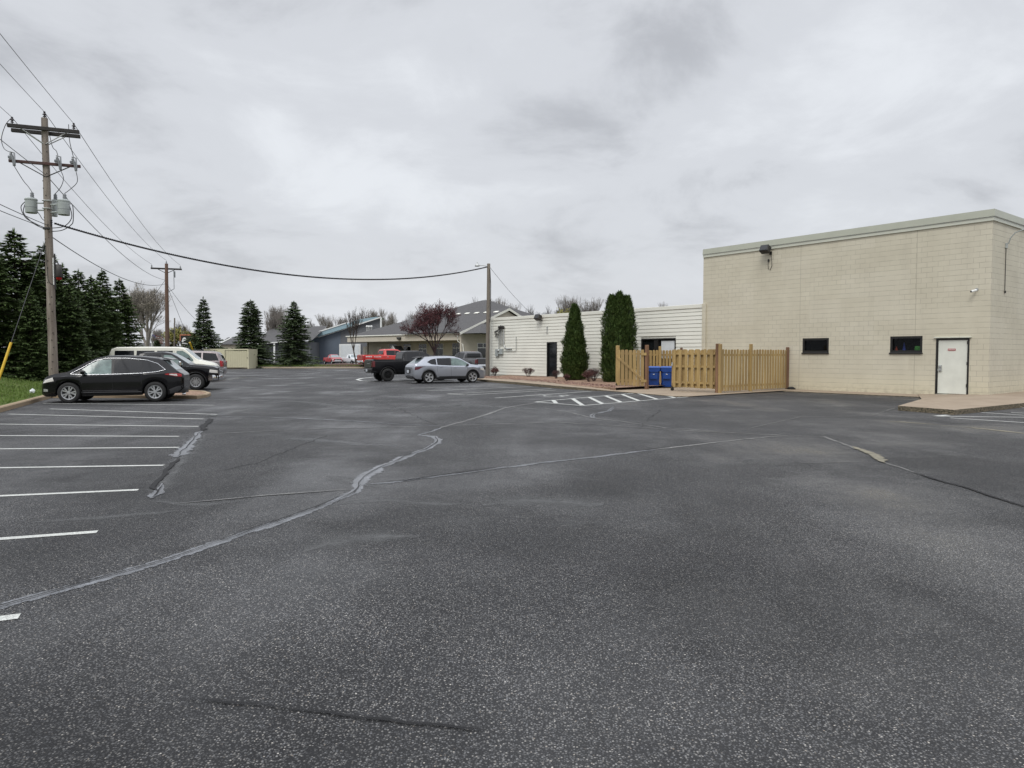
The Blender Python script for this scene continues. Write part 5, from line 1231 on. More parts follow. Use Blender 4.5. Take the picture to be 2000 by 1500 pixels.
# second pole
def pole_simple(px_top, y_top, px_base, Y, r0, r1, mat, label, arms=None, name='utility_pole', cat='utility pole', z0=-.05):
    a = at(px_base, 700, Y); t_ = at(px_top, y_top, Y); o = thing(name, label, cat, (a.x, a.y, 0)); b = MB(); shaft(b, (0, 0, z0), (t_.x - a.x, 0, t_.z), r0, r1, 12, int(Y)); b.build('pole_shaft', M[mat], o); return o, t_, a
Y2 = 76.0
p2, p2t, p2a = pole_simple(325, 515, 327, Y2, .24, .16, 'pole_red', 'reddish brown wooden power pole behind the cream van')
O2 = Vector((p2a.x, p2a.y, 0)); ca = at(325, 525, Y2) - O2; b = MB(); b.box(ca, (3.0, .12, .17), rot=aang, bev=.01); b.build('crossarm', M['arm'], p2)
for sg_ in (-1, 1): b = MB(); b.tube([ca + ARM * sg_ * .95, at(325, 534, Y2) - O2], .035, 6); b.build('brace', M['iron'], p2)
IP2 = [ca - ARM * 1.4 + Vector((0, 0, .08)), p2t - O2, ca + ARM * 1.35 + Vector((0, 0, .08))]
for q in IP2: insul(q, 1.3, 'porc_grey', p2)
b = MB(); q = ca + ARM * .75 + Vector((0, -.1, -.5)); b.tube([q + Vector((0, 0, .5)), q, q + Vector((0, 0, -1.6)), (0, 0, q.z - 2.1)], .035, 6); b.tube([q + Vector((.1, 0, .25)), q + Vector((.1, 0, -.4))], .07, 6); b.build('fuse_cutout', M['porc_grey'], p2)
# third, distant pole on the far left and the short service pole
p3, p3t, p3a = pole_simple(249, 577, 250, 120, .2, .15, 'pole_grey', 'distant wooden power pole at the edge of the dark spruces')
q = at(256, 580, 120); b = MB(); b.box((q.x - p3a.x, 0, q.z), (3.0, .12, .16), rot=aang); b.build('crossarm', M['arm'], p3)
p4, p4t, p4a = pole_simple(341, 621, 340, 105, .11, .09, 'pole_grey', 'thin grey pole with a dark top just right of the reddish brown power pole', name='service_pole', cat='pole')
b = MB(); b.tube([(0, 0, at(340, 652, 105).z), (0, 0, at(340, 644, 105).z)], .17, 8); b.build('pole_box', M['iron'], p4)
# light pole at the end of the siding wall
YL = 50.5
lp, lpt, lpa = pole_simple(954.5, 515, 952, YL, .15, .115, 'pole_grey', 'grey wooden light pole at the left end of the siding wall', name='light_pole', cat='light pole')
OL = Vector((lpa.x, lpa.y, 0)); LL = lambda x, y, dy=0: at(x, y, YL + dy) - OL
b = MB(); b.tube([LL(953, 523), LL(950, 520), LL(945, 518.5), LL(938, 518.5), LL(934, 517.5)], .028, 8); b.build('lamp_arm', M['steel'], lp)
q = LL(932, 517); b = MB(); b.lathe([(0, .12), (.07, .10), (.09, .03), (.14, -.02), (.18, -.10), (.16, -.12), (0, -.06)], 16, c=q); b.lathe([(.03, .12), (.03, .2), (0, .2)], 8, c=q); b.build('lamp_head', M['steel'], lp)
b = MB(); b.tube([LL(957, 525, -.1), LL(958.5, 555, -.12), LL(958, 620, -.14), LL(956.5, 630, -.14)], .025, 6); b.build('riser', M['iron'], lp)

wires = []
def wire(P, Q, sag, r, label, mat='wire', n=24, twist=0, group='power lines along the pole row', cat='power line', name='power_line'):
    P = Vector(P); Q = Vector(Q); pts = []
    for i in range(n + 1):
        t = i / n; v = P.lerp(Q, t); v.z -= sag * 4 * t * (1 - t); pts.append(v)
    b = MB(); b.tube([p - P for p in pts], r, 5)
    if twist:
        for ph in (0, 2.1, 4.2):
            tp = []; m_ = 700
            for i in range(m_ + 1):
                t = i / m_; v = P.lerp(Q, t) - P; v.z -= sag * 4 * t * (1 - t); a = ph + i * .9; tp.append(v + Vector((math.cos(a) * .3, math.cos(a) * .3, math.sin(a))) * twist)
            b.tube(tp, r * .8, 4)
    o = b.build(name, M[mat], None, P); tag(o, label, cat, group); return o
W1_ = O + I_L + Vector((0, 0, .27)); W2_ = O + I_T + Vector((0, 0, .27)); W3_ = O + I_R + Vector((0, 0, .27))
BK = -LINE * 46
for w_, (vx, vy), nm in ((W1_, (0, 218), 'left'), (W2_, (0, 143), 'top'), (W3_, (0, 97), 'right')):
    wire(w_, w_ + BK, .55, .010, {'left': 'thin overhead wire rising to the left edge from the left insulator of the tall pole', 'top': 'thin overhead wire rising to the left edge from the top of the tall pole', 'right': 'thin overhead wire rising to the left edge from the right insulator of the tall pole'}[nm])
for w_, q, nm in ((W1_, IP2[0], 'thin overhead wire from the left insulator of the tall pole to the reddish brown pole'), (W2_, IP2[1], 'thin overhead wire from the top of the tall pole to the reddish brown pole'), (W3_, IP2[2], 'thin overhead wire from the right insulator of the tall pole to the reddish brown pole')):
    wire(w_, O2 + Vector(q) + Vector((0, 0, .35)), .7, .013, nm)
nz_ = O + c2 + LINE * .2 + Vector((0, 0, -.45)); wire(nz_, nz_ + BK, .5, .013, 'thin neutral wire reaching the tall pole below its lower crossarm from the left'); wire(nz_, O2 + Vector((0, 0, ca.z - 1.2)), .9, .017, 'thin neutral wire from under the lower crossarm toward the reddish brown pole')
nw = zpole(441); wire(nw, nw + BK + Vector((0, 0, -.3)), .7, .014, 'upper of the two black telephone cables meeting the tall pole from the left', 'cable'); nw = zpole(447); wire(nw, nw + BK + Vector((0, 0, -.5)), .8, .014, 'lower of the two black telephone cables meeting the tall pole from the left', 'cable')
wire(zpole(458), O2 + Vector((0, 0, (at(325, 554, Y2)).z)), .9, .02, 'lowest thin cable sagging from the tall pole to the reddish brown pole', 'cable')
ws = at(106, 436, YP); we = at(953, 521, YL)
wire(ws, we, 1.55, .018, 'thick twisted black service cable sagging across the sky to the grey light pole', 'cable', 40, .035, None)
wire(LL(957, 522) + OL, Vector((3.5, 60, 3.6)), .4, .012, 'thin wire dropping from the grey light pole to the roof behind it', 'cable', group=None)
wire(O2 + Vector((0, 0, at(327, 552, Y2).z)), at(420, 648, 100), .9, .018, 'thin wire falling from the reddish brown pole to the right behind the first spruce', 'cable', group=None)
wire(O2 + Vector((0, 0, at(327, 545, Y2).z)), at(250, 612, 118), .9, .018, 'thin wire from the reddish brown pole to the distant pole by the spruces', 'cable', group=None)
# guy wires with yellow guards
def guy(P, G, label, g0, r=.012, gr=.045):
    t = thing('guy_wire', label, 'guy wire', G, 0, 'guy wires with yellow guards'); b = MB(); b.tube([P - G, Vector((0, 0, 0))], r, 5); b.build('cable', M['wire'], t)
    b = MB(); d = (P - G); b.tube([d * .02 / 1, d * g0], gr, 10); b.build('guard', M['guard'], t)
Ggy = at(-13, 772, 28.5); guy(zpole(452), Ggy, 'guy wire with yellow guard on the grass bank at the left edge', .31, gr=.05)
Gy2 = gp(383, 712, .1); Gy2 = at(383, 700, 84); guy(O2 + Vector((0, 0, at(327, 552, Y2).z)), Gy2, 'guy wire with yellow guard between the reddish brown pole and the first spruce', .23, .02, .09)

# ============================================================ VEGETATION
def leafmesh(name, V, N4, mat, parent, loc=None):
    """V: array (n,4,3) of quads"""
    n = len(V); me = bpy.data.meshes.new(name); me.vertices.add(n * 4); me.vertices.foreach_set('co', np.asarray(V, dtype=np.float32).ravel())
    me.loops.add(n * 4); me.loops.foreach_set('vertex_index', np.arange(n * 4, dtype=np.int32)); me.polygons.add(n)
    me.polygons.foreach_set('loop_start', np.arange(0, n * 4, 4, dtype=np.int32)); me.polygons.foreach_set('loop_total', np.full(n, 4, dtype=np.int32)); me.update(calc_edges=True)
    me.materials.append(mat); o = bpy.data.objects.new(name, me); C.objects.link(o); o.parent = parent; return o
def quads(P, D, S, L_, W_):
    """diamond quads from P along D (len L_), side S (half width W_)"""
    P = np.asarray(P); D = np.asarray(D); S = np.asarray(S); L_ = np.asarray(L_)[:, None]; W_ = np.asarray(W_)[:, None]
    return np.stack([P, P + D * L_ * .45 + S * W_, P + D * L_, P + D * L_ * .45 - S * W_], 1)
def unit(a): return a / np.maximum(1e-9, np.linalg.norm(a, axis=-1, keepdims=True))
def spruce(name, label, H, Rd, mat, seed, dens=1.0, base=.04, fork=0, group=None, ragged=.25, needle=.30, shape=.9):
    rs = np.random.RandomState(seed); t = thing(name, label, 'tree', group=group)
    b = MB(); b.tube([(0, 0, -.5), (0, 0, H * .5), (0, 0, H * .97)], [.03 * H * .55, .010 * H, .012], 8); b.build('trunk', M['bark'], t)
    P = []; D = []; S = []; Ls = []; Ws = []; bm_ = MB(); z = H * base; tw = needle
    while z < H * .985:
        f = z / H; prof = (1 - f) ** shape * (.82 + .18 * math.sin(f * 9 + seed)); r = Rd * prof + .10; nb = max(4, int(7 * dens * (1 if f < .8 else .8))); a0 = rs.uniform(0, 6.28)
        for k in range(nb):
            az = a0 + k * 6.283 / nb + rs.uniform(-.35, .35); rr = r * rs.uniform(1 - ragged, 1 + ragged * .7); zz_ = z + rs.uniform(-.12, .12) * H / 8; ca_, sa_ = math.cos(az), math.sin(az)
            droop = rr * (.30 - .55 * f) ; m_ = max(4, int(rr / (.13 / dens))); tip = None
            bm_.tube([(0, 0, zz_), (ca_ * rr * .5, sa_ * rr * .5, zz_ - droop * .7), (ca_ * rr, sa_ * rr, zz_ - droop * .8 + .05)], [.02 + .01 * rr, .015, .006], 3, cap=False)
            for q in range(m_):
                u = (q + rs.uniform(0, 1)) / m_; u = .12 + .88 * u; pz_ = zz_ - droop * (1.5 * u - .7 * u * u); base_ = np.array([ca_ * rr * u, sa_ * rr * u, pz_]); tl = min(rr * .45, .55) * (1.05 - u) + tw * .6
                for sgn in (-1, 1, 0):
                    ang = az + sgn * rs.uniform(.5, 1.1); d = np.array([math.cos(ang), math.sin(ang), rs.uniform(-.45, .15)]); side = np.array([-math.sin(ang), math.cos(ang), rs.uniform(-.5, .5)])
                    L__ = tl * rs.uniform(.7, 1.15); n2 = 2 if L__ > .4 else 1
                    for w in range(n2):
                        P.append(base_ + d * L__ * w / n2); D.append(d + rs.uniform(-.25, .25, 3)); S.append(side + rs.uniform(-.5, .5, 3)); Ls.append(max(tw, L__ / n2 * 1.3)); Ws.append(rs.uniform(.028, .06) * (1.5))
        z += (.22 + .10 * (1 - f)) * (H / 8) / dens
    for q in range(26): P.append(np.array([0, 0, H * (.93 + .07 * rs.rand())])); a = rs.uniform(0, 6.28); D.append(np.array([math.cos(a), math.sin(a), .8])); S.append(np.array([-math.sin(a), math.cos(a), .2])); Ls.append(.22); Ws.append(.03)
    for q in range(6): P.append(np.array([0, 0, H * .97])); D.append(np.array([rs.uniform(-.12, .12), rs.uniform(-.12, .12), 1])); S.append(np.array([1, rs.uniform(-1, 1), 0])); Ls.append(H * .06); Ws.append(.025)
    V = quads(P, unit(np.array(D)), unit(np.array(S)), Ls, Ws); cr = leafmesh('crown', V, 4, mat, t); bm_.build('limbs', M['bark'], t); return t
def put(t, px, y_top, Y, H, z0, label=None, rz=0, wide=1.0):
    P = at(px, y_top, Y); s = (P.z - z0) / H; t.location = (P.x, Y, z0); t.scale = (s * wide, s * wide, s); t.rotation_euler.z = rz
    if label: t['label'] = label
sA = spruce('spruce_tree', 'x', 8, 3.1, M['needle'], 1, 1.2, .03, group='dark spruces on the grass bank', needle=.24)
sB = spruce('spruce_tree', 'x', 8, 2.9, M['needle'], 2, 1.2, .02, group='dark spruces on the grass bank', needle=.24, shape=.8)
def bk(Y, px): s_ = kerb_x(Y) - (px - 1000) / F * Y; return bank_z(max(0, s_)) - .2
rowt = [(sA, 27, 452, 35.5, 1.2, 'dark spruce just left of the tall power pole, its tip the highest of the row'),
        (sB, -35, 440, 33, 1.0, 'dark spruce cut off by the left edge of the view'),
        (sB, 87, 478, 38.5, 1.1, 'dark spruce directly behind the tall power pole'),
        (sA, 122, 518, 41, 1.05, 'dark spruce half hidden by the hanging lamp of the tall power pole'),
        (sB, 153, 529, 44, 1.1, 'second dark spruce to the right of the tall power pole'),
        (sA, 178, 541, 45.5, 1.05, 'low-topped dark spruce, third to the right of the tall power pole'),
        (sA, 199, 529, 49, .95, 'pointed dark spruce near the right end of the dark row'),
        (sB, 233, 547, 53, 1.05, 'last dark spruce at the right end of the dark row, beside the bare budding tree'),
        (sB, 58, 560, 33.5, .9, 'low dark spruce filling the gap left of the tall power pole'),
        (sB, 66, 500, 42, 1.2, 'broad dark spruce seen between the two tips left of the tall power pole'), (sA, 135, 560, 37, 1.0, 'low dark spruce directly right of the tall power pole, above the black SUV roof'),
        (sA, 215, 590, 50, .95, 'short dark spruce tucked in front of the right end of the dark row')]
used = set()
for i, (src, px, yt, Y, wd, lab) in enumerate(rowt):
    t = src if id(src) not in used else copy_tree(src); used.add(id(src)); put(t, px, yt, Y, 8, bk(Y, px), lab, i * 1.3, wd)
s1 = spruce('spruce_tree', 'x', 8.3, 3.3, M['needle_blue'], 5, 1.25, .02, group='spruces on the far verge', needle=.26, ragged=.22)
put(s1, 397, 582, YF + 2.2, 8.3, .1, 'slender-topped spruce behind the cream shed, leftmost of the three on the far verge')
s2 = spruce('spruce_tree', 'x', 8.3, 3.7, M['needle_blue'], 6, 1.3, .02, group='spruces on the far verge', needle=.26, shape=.75, ragged=.25)
put(s2, 489, 587, YF + 2.4, 8.3, .2, 'blunt-topped spruce right of the cream shed, middle of the three on the far verge')
s3 = spruce('spruce_tree', 'x', 8.3, 4.1, M['needle_blue'], 8, 1.25, .05, group='spruces on the far verge', needle=.28, shape=.82, ragged=.3)
put(s3, 574, 590, YF + 2.6, 8.3, .2, 'widest spruce left of the slate blue building, rightmost of the three on the far verge')

def arbor(label, lobes, H, seed, nleaf, group=None):
    """lobes: [(x, y, radius, height, base radius factor)]"""
    rs = np.random.RandomState(seed); t = thing('arborvitae', label, 'shrub tree', group=group); core = MB(); P = []; D = []; S = []; Ls = []; Ws = []
    tr = MB(); tr.tube([(0, 0, -.1), (0, 0, H * .4)], [.07, .03], 7); tr.build('trunk', M['bark'], t)
    def prof(f, p): return (min(1, (f + .05) / .16) ** .5) * (1 - max(0, f - p) / (1 - p) ) ** .62 if f > p else min(1, .72 + .28 * f / .2) if f < .2 else 1.0
    tot = sum(l[2] * l[3] for l in lobes)
    for (lx, ly, r, h, p) in lobes:
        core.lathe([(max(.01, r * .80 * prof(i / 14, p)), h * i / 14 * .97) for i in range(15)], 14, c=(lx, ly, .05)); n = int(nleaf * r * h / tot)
        f = rs.uniform(0, 1, n) ** .95; th = rs.uniform(0, 6.283, n); ph = rs.uniform(0, 6.28, 5)
        for i in range(n):
            lump = 1 + .10 * math.sin(3 * th[i] + ph[0] + 7 * f[i]) + .11 * math.sin(5 * th[i] - 21 * f[i] + ph[1]) + .09 * math.sin(31 * f[i] + 2 * th[i] + ph[2])
            rr = r * prof(f[i], p) * lump * (rs.uniform(.80, 1.06) if rs.rand() < .9 else rs.uniform(1.0, 1.18)) + .01; ct, st = math.cos(th[i]), math.sin(th[i])
            P.append((lx + ct * rr, ly + st * rr, .05 + f[i] * h)); d = (ct * .55 + rs.uniform(-.35, .35), st * .55 + rs.uniform(-.35, .35), rs.uniform(.2, 1.0)); D.append(d)
            S.append((-st + rs.uniform(-.5, .5), ct + rs.uniform(-.5, .5), rs.uniform(-.5, .5))); Ls.append(rs.uniform(.08, .26)); Ws.append(rs.uniform(.02, .055))
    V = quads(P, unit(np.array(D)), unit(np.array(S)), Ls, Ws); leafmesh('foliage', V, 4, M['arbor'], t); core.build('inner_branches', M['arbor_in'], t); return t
t = arbor('cone-shaped dark green arborvitae beside the narrow dark doorway', [(0, 0, .76, 4.45, .22), (.15, -.1, .6, 3.3, .3), (-.2, -.15, .55, 2.6, .3)], 4.5, 1, 26000)
P = at(1122, 742, 41.3); t.location = (P.x, P.y, .14); s_ = (at(1122, 597, 41.3).z - .14) / 4.5; t.scale = (s_ * .92, s_ * .92, s_)
t = arbor('tall three-topped arborvitae between the cone-shaped one and the open board gate', [(-.42, 0, .52, 4.75, .62), (.05, .05, .58, 4.9, .66), (.50, 0, .45, 4.7, .66), (-.1, -.2, .78, 3.6, .5), (-.5, -.15, .5, 2.2, .3)], 4.9, 2, 34000)
P = at(1208, 745, 38.3); t.location = (P.x, P.y, .1); s_ = (at(1208, 573, 38.3).z - .1) / 4.95; t.scale = (s_ * .92, s_ * .92, s_)

def bare(name, label, H, seed, mat, spread=.5, depth=6, r0=.16, trunk=.22, leaf=None, nleaf=0, leafsize=.1, up=.15, kids=3, lean=0.0, cat='tree', group=None, stems=1, lenf=.72, minr=.012):
    rnd = random.Random(seed); t = thing(name, label, cat, group=group); tb = MB(); lb = MB(); tips = []
    def grow(p, d, L_, r, k, b):
        n = 3 if k > 1 else 2; pts = [p]; q = p.copy(); dd = d.copy()
        for i in range(n):
            dd = (dd + Vector((rnd.uniform(-1, 1), rnd.uniform(-1, 1), rnd.uniform(-.6, 1) * .8)) * .13 + Vector((0, 0, up * .15))).normalized(); q = q + dd * L_ / n; pts.append(q.copy())
        r1 = max(minr, r * .68); b.tube(pts, [r + (r1 - r) * i / n for i in range(n + 1)], 6 if k >= depth - 1 else 3, cap=False)
        if k <= 2: tips.extend(pts[1:])
        if k == 0: return
        m_ = kids + (1 if rnd.random() < .35 else 0); a0 = rnd.uniform(0, 6.28)
        for j in range(m_):
            a = a0 + j * 6.283 / m_ + rnd.uniform(-.4, .4); ax = Vector((math.cos(a), math.sin(a), 0)); side = (ax - dd * ax.dot(dd)).normalized(); sp_ = spread * rnd.uniform(.6, 1.25) * (0.35 if j == 0 and k > 2 else 1)
            nd = (dd + side * sp_ + Vector((0, 0, up))).normalized(); st_ = pts[-1] if (j < 2 or k == depth) else pts[rnd.randint(1, n)]
            grow(st_, nd, L_ * rnd.uniform(lenf - .12, lenf + .12), r1 * (.85 if j else .95), k - 1, lb)
    for s in range(stems):
        a = rnd.uniform(0, 6.28); d0 = Vector((lean + (0 if stems == 1 else .45 * math.cos(a)), (0 if stems == 1 else .45 * math.sin(a)), 1)).normalized()
        grow(Vector((0, 0, -.1)), d0, H * trunk * rnd.uniform(.85, 1.1), r0, depth, tb)
    # normalise the height
    zm = max(v[2] for v in lb.v); f = H / zm
    for b in (tb, lb): b.v = [(v[0] * f, v[1] * f, v[2] * f) for v in b.v]
    tb.build('trunk', mat, t); lb.build('branches', mat, t)
    if leaf and tips:
        rs = np.random.RandomState(seed); idx = rs.randint(0, len(tips), nleaf); Pn = np.array([tips[i] for i in idx]) * f + rs.uniform(-leafsize * 1.2, leafsize * 1.2, (nleaf, 3)); Dn = unit(rs.normal(size=(nleaf, 3))); Sn = unit(np.cross(Dn, rs.normal(size=(nleaf, 3))))
        leafmesh('leaves', quads(Pn, Dn, Sn, rs.uniform(.7, 1.4, nleaf) * leafsize, rs.uniform(.25, .5, nleaf) * leafsize), 4, leaf, t)
    return t
def stand(t, px, ytop, Y, H, z0=0.0, rz=0.0, wide=1.0, label=None): put(t, px, ytop, Y, H, z0, label, rz, wide)
t = bare('crabapple_tree', 'round-crowned crabapple with dark red young leaves before the tan building', 7, 4, M['bark_red'], .62, 6, .11, .19, M['crab_leaf'], 15000, .085, .04, 3, lenf=.76, minr=.008); stand(t, 848, 586, 70, 7, .05, .6, .74)
t = bare('young_tree', 'small bare tree in the mulch bed left of the bright red pickup', 7, 9, M['bark'], .34, 5, .09, .20, M['bud_leaf'], 300, .05, .30, 3, lenf=.80, minr=.008); stand(t, 695, 598, YF + 3, 7, .3, 1.0, .85)
t = bare('budding_tree', 'large bare tree with pale buds between the dark spruces and the reddish brown pole', 11.5, 14, M['bark_grey'], .50, 7, .22, .15, M['bud_leaf'], 8000, .085, .20, 3, lenf=.78, minr=.009); stand(t, 283, 548, 92, 11.5, 0, 0, 1.0)
TB = [bare('bare_tree', 'x', 12, 21, M['bark_grey'], .36, 6, .20, .17, None, 0, .1, .28, 3, lenf=.78, minr=.012, group='bare trees on the skyline'),
      bare('bare_tree', 'x', 12, 33, M['bark_grey'], .42, 6, .2, .15, None, 0, .1, .25, 3, lenf=.78, minr=.012, group='bare trees on the skyline', stems=2),
      bare('bare_tree', 'x', 12, 47, M['bark'], .38, 6, .18, .18, None, 0, .1, .3, 3, lenf=.77, minr=.012, group='bare trees on the skyline')]
sky_t = [(0, 531, 606, 135, 1.0, 'bare skyline tree just left of the widest spruce'), (1, 549, 594, 140, .8, 'dark bare skyline tree behind the widest spruce'), (2, 600, 620, 150, .7, 'thin bare skyline tree just right of the tip of the widest spruce'),
         (0, 640, 612, 160, .9, 'bare skyline tree over the left roof of the slate blue building'), (1, 664, 616, 155, .8, 'bare skyline tree behind the small tree of the mulch bed, on its left'), (2, 722, 597, 160, .95, 'bare skyline tree over the high end of the slate blue building'),
         (1, 745, 600, 165, .8, 'bare skyline tree just right of the high end of the slate blue building'), (0, 764, 608, 150, .8, 'bare skyline tree over the left slope of the tan building roof'), (2, 790, 606, 155, .9, 'bare skyline tree left of the red crabapple crown'), (1, 812, 608, 160, .8, 'bare skyline tree behind the left side of the red crabapple'),
         (0, 925, 588, 150, .9, 'bare skyline tree over the right slope of the tan roof'), (2, 942, 578, 140, .8, 'bare skyline tree directly left of the grey light pole'), (1, 975, 578, 135, .8, 'bare skyline tree directly right of the grey light pole'), (0, 1003, 590, 130, .9, 'bare skyline tree over the left half of the siding wall'), (2, 1022, 593, 130, .9, 'bare skyline tree just left of the floodlight of the siding wall'),
         (1, 1103, 574, 125, .8, 'tallest bare skyline tree, left of the tip of the cone-shaped arborvitae'), (2, 1080, 594, 120, .8, 'bare skyline tree between the siding floodlight and the cone-shaped arborvitae'), (0, 1147, 579, 130, .9, 'bare skyline tree between the two arborvitae'), (2, 1165, 592, 130, .7, 'bare skyline tree touching the left side of the three-topped arborvitae'), (1, 1291, 588, 110, .45, 'lone bare treetop peeking over the siding wall near the block building'),
         (2, 336, 625, 130, .9, 'bare skyline tree behind the thin grey pole'), (0, 362, 632, 140, .9, 'bare skyline tree left of the slender-topped spruce'), (1, 310, 640, 150, 1.0, 'low bare skyline tree left of the reddish brown pole')]
seen = set()
for i, (q, px, yt, Y, wd, lab) in enumerate(sky_t):
    t = TB[q] if q not in seen else copy_tree(TB[q]); seen.add(q); put(t, px, yt, Y, 12, -.05, lab, i * 1.1, wd)
yt_ = bare('yellow_tree', 'yellow-green budding tree between the thin grey pole and the slender-topped spruce', 5, 61, M['bark'], .5, 5, .10, .18, M['yellow_leaf'], 5200, .14, .1, 3, lenf=.78); stand(yt_, 358, 640, 112, 5, 0, 0, 1.5)
yt2 = copy_tree(yt_); stand(yt2, 1087, 603, 105, 5, 0, 2, .75, 'yellow budding treetop over the siding wall between its floodlight and the cone-shaped arborvitae')
eg = spruce('evergreen_shrub', 'small round dark evergreen below the distant flag', 3, 1.3, M['needle_blue'], 12, 1.0, .0, needle=.2); put(eg, 307, 665, 110, 3, 0)
# shrubs in the planting bed
def shrub(seed, nl=420):
    return bare('shrub', 'x', 1.0, seed, M['bark_red'], .55, 3, .012, .42, M['bush_leaf'], nl, .045, .12, 3, cat='shrub', group='red-brown shrubs in the planting bed', stems=13, lenf=.62, minr=.005)
SH = [shrub(70, 1500), shrub(71, 420)]
sh_t = [(0, 966, 715, 735, 48.6, 1.15, 'dense red-brown shrub at the foot of the grey light pole'), (1, 1032, 717, 735.5, 46.5, 1.25, 'sparse pinkish shrub midway between the light pole and the narrow dark doorway'), (1, 1086, 722, 742, 43.4, 1.0, 'thin twiggy shrub right at the narrow dark doorway'),
        (0, 1107, 729, 748.5, 39.8, 1.1, 'low red-brown shrub in front of the cone-shaped arborvitae'), (0, 1150, 721, 751, 38.6, 1.25, 'wide red-brown shrub between the two arborvitae'), (1, 1160, 718, 750, 39.5, 1.2, 'tall sparse shrub rising behind the wide one between the arborvitae')]
seen = set()
for i, (q, px, y0, y1, Y, wd, lab) in enumerate(sh_t):
    t = SH[q] if q not in seen else copy_tree(SH[q]); seen.add(q); P = at(px, y0, Y); s_ = (P.z - .15); t.location = (P.x, Y, .15); t.scale = (s_ * wd, s_ * wd, s_); t.rotation_euler.z = i; t['label'] = lab
# leaf litter by the arborvitae, and the grass
def scatter(name, mat, n, fn, size, label, up=True, cat='grass'):
    rs = np.random.RandomState(5); P = fn(rs, n); n = len(P); a = rs.uniform(0, 6.28, n)
    if up: D = np.stack([rs.uniform(-.5, .5, n), rs.uniform(-.5, .5, n), np.ones(n)], 1); S = np.stack([np.cos(a), np.sin(a), np.zeros(n)], 1)
    else: D = np.stack([np.cos(a), np.sin(a), rs.uniform(-.2, .5, n)], 1); S = np.stack([-np.sin(a), np.cos(a), rs.uniform(-.4, .4, n)], 1)
    o = leafmesh(name, quads(P, unit(D), unit(S), rs.uniform(.6, 1.4, n) * size, rs.uniform(.08, .16, n) * size * (1 if up else 3)), 4, mat, None); tag(o, label, cat, None, 'stuff'); return o
def gfn(rs, n):
    Y = rs.uniform(17, 46, n); s = rs.uniform(.2, 9, n) ** 1.0; return np.array([(kerb_x(y) - q, y, bank_z(q) - .02) for y, q in zip(Y, s)])
scatter('grass', M['blade'], 60000, gfn, .10, 'short green grass on the bank left of the black SUV')
def gfn2(rs, n): return np.stack([rs.uniform(-34, -13, n), rs.uniform(YF + .3, YF + 7, n), np.full(n, .26)], 1)
scatter('grass', M['blade'], 9000, gfn2, .16, 'grass on the far verge under the three spruces')
def lfn(rs, n):
    o_ = []
    for i in range(n):
        x = rs.uniform(945, 1203); p = gp(x, 738 + (x - 950) * .075 - rs.uniform(0, 5), .16); o_.append((p.x, p.y, .15 + .02 * rs.rand()))
    return np.array(o_)
scatter('fallen_leaves', M['bush_leaf'], 1500, lfn, .07, 'dry brown leaf litter over the planting bed', False, 'leaf litter')
litter = MB(); rnd = random.Random(8); q = at(58, 744, 26.5); 
litter.add([(0, 0, 0), (.14, .02, .02), (.17, .05, .12), (.08, .03, .20), (-.02, 0, .12), (.07, -.06, .09)], [(0, 1, 5), (1, 2, 5), (2, 3, 5), (3, 4, 5), (4, 0, 5), (0, 4, 3, 2, 1)])
s_ = kerb_x(q.y) - q.x; o = litter.build('litter', M['paper'], None, (q.x, q.y, bank_z(s_) + .02)); tag(o, 'crumpled white scrap of litter on the grass bank left of the black SUV', 'litter')

# ============================================================ FAR BUILDINGS AND THINGS
# bin shed
sA_ = gp(438, 720.3); sB_ = gp(486, 720.3); sd = (sB_ - sA_).normalized(); sn = Vector((-sd.y, sd.x, 0)); hz = at(460, 681.5, sA_.y).z
shed = thing('bin_shed', 'cream corrugated enclosure with wide gate, left of the middle spruce', 'enclosure', (sA_.x, sA_.y, 0), math.atan2(sd.y, sd.x)); W_ = (sB_ - sA_).length
def corr(b, x0, x1, z0, z1, y, pitch=.2, amp=.03):
    n = int((x1 - x0) / pitch); 
    for i in range(n):
        a = x0 + i * (x1 - x0) / n; w = (x1 - x0) / n; b.box((a + w * .35, y, (z0 + z1) / 2), (w * .62, .04, z1 - z0)); b.box((a + w * .83, y + amp, (z0 + z1) / 2), (w * .4, .04, z1 - z0))
b = MB(); corr(b, .18, W_ - .16, .15, hz - .22, 0); b.build('gate', M['shed'], shed)
b = MB(); b.box((W_ / 2, 0, hz - .07), (W_, .12, .14), bev=.01); b.build('lintel', M['shed'], shed)
for x in (.04, W_ - .04): b = MB(); b.box((x, -.02, (hz - .14) / 2), (.16, .16, hz - .14)); b.build('post', M['shed'], shed)
b = MB(); b.box((W_ - .12, -.1, hz * .55), (.06, .06, .12)); b.build('latch', M['iron'], shed)
b = MB()
for i in range(24): b.box((-.02, 1.4 + 0, .05 + i * (hz - .05) / 24 + .05), (.06, 2.8, (hz) / 24 - .02))
b.box((0, 1.4, hz / 2), (.04, 2.8, hz - .02)); b.build('side_wall', M['shed'], shed)
lw = at(400, 681, sA_.y + 2.5); wl = (sA_.x - lw.x); b = MB(); b.box((-wl / 2 - .1, 2.7, hz / 2 + .02), (wl + .2, .06, hz), bev=.01); b.build('back_wall', M['shed'], shed)
b = MB(); b.box((W_ - .02, 1.4, hz / 2), (.06, 2.8, hz - .02)); b.build('side_wall', M['shed'], shed)

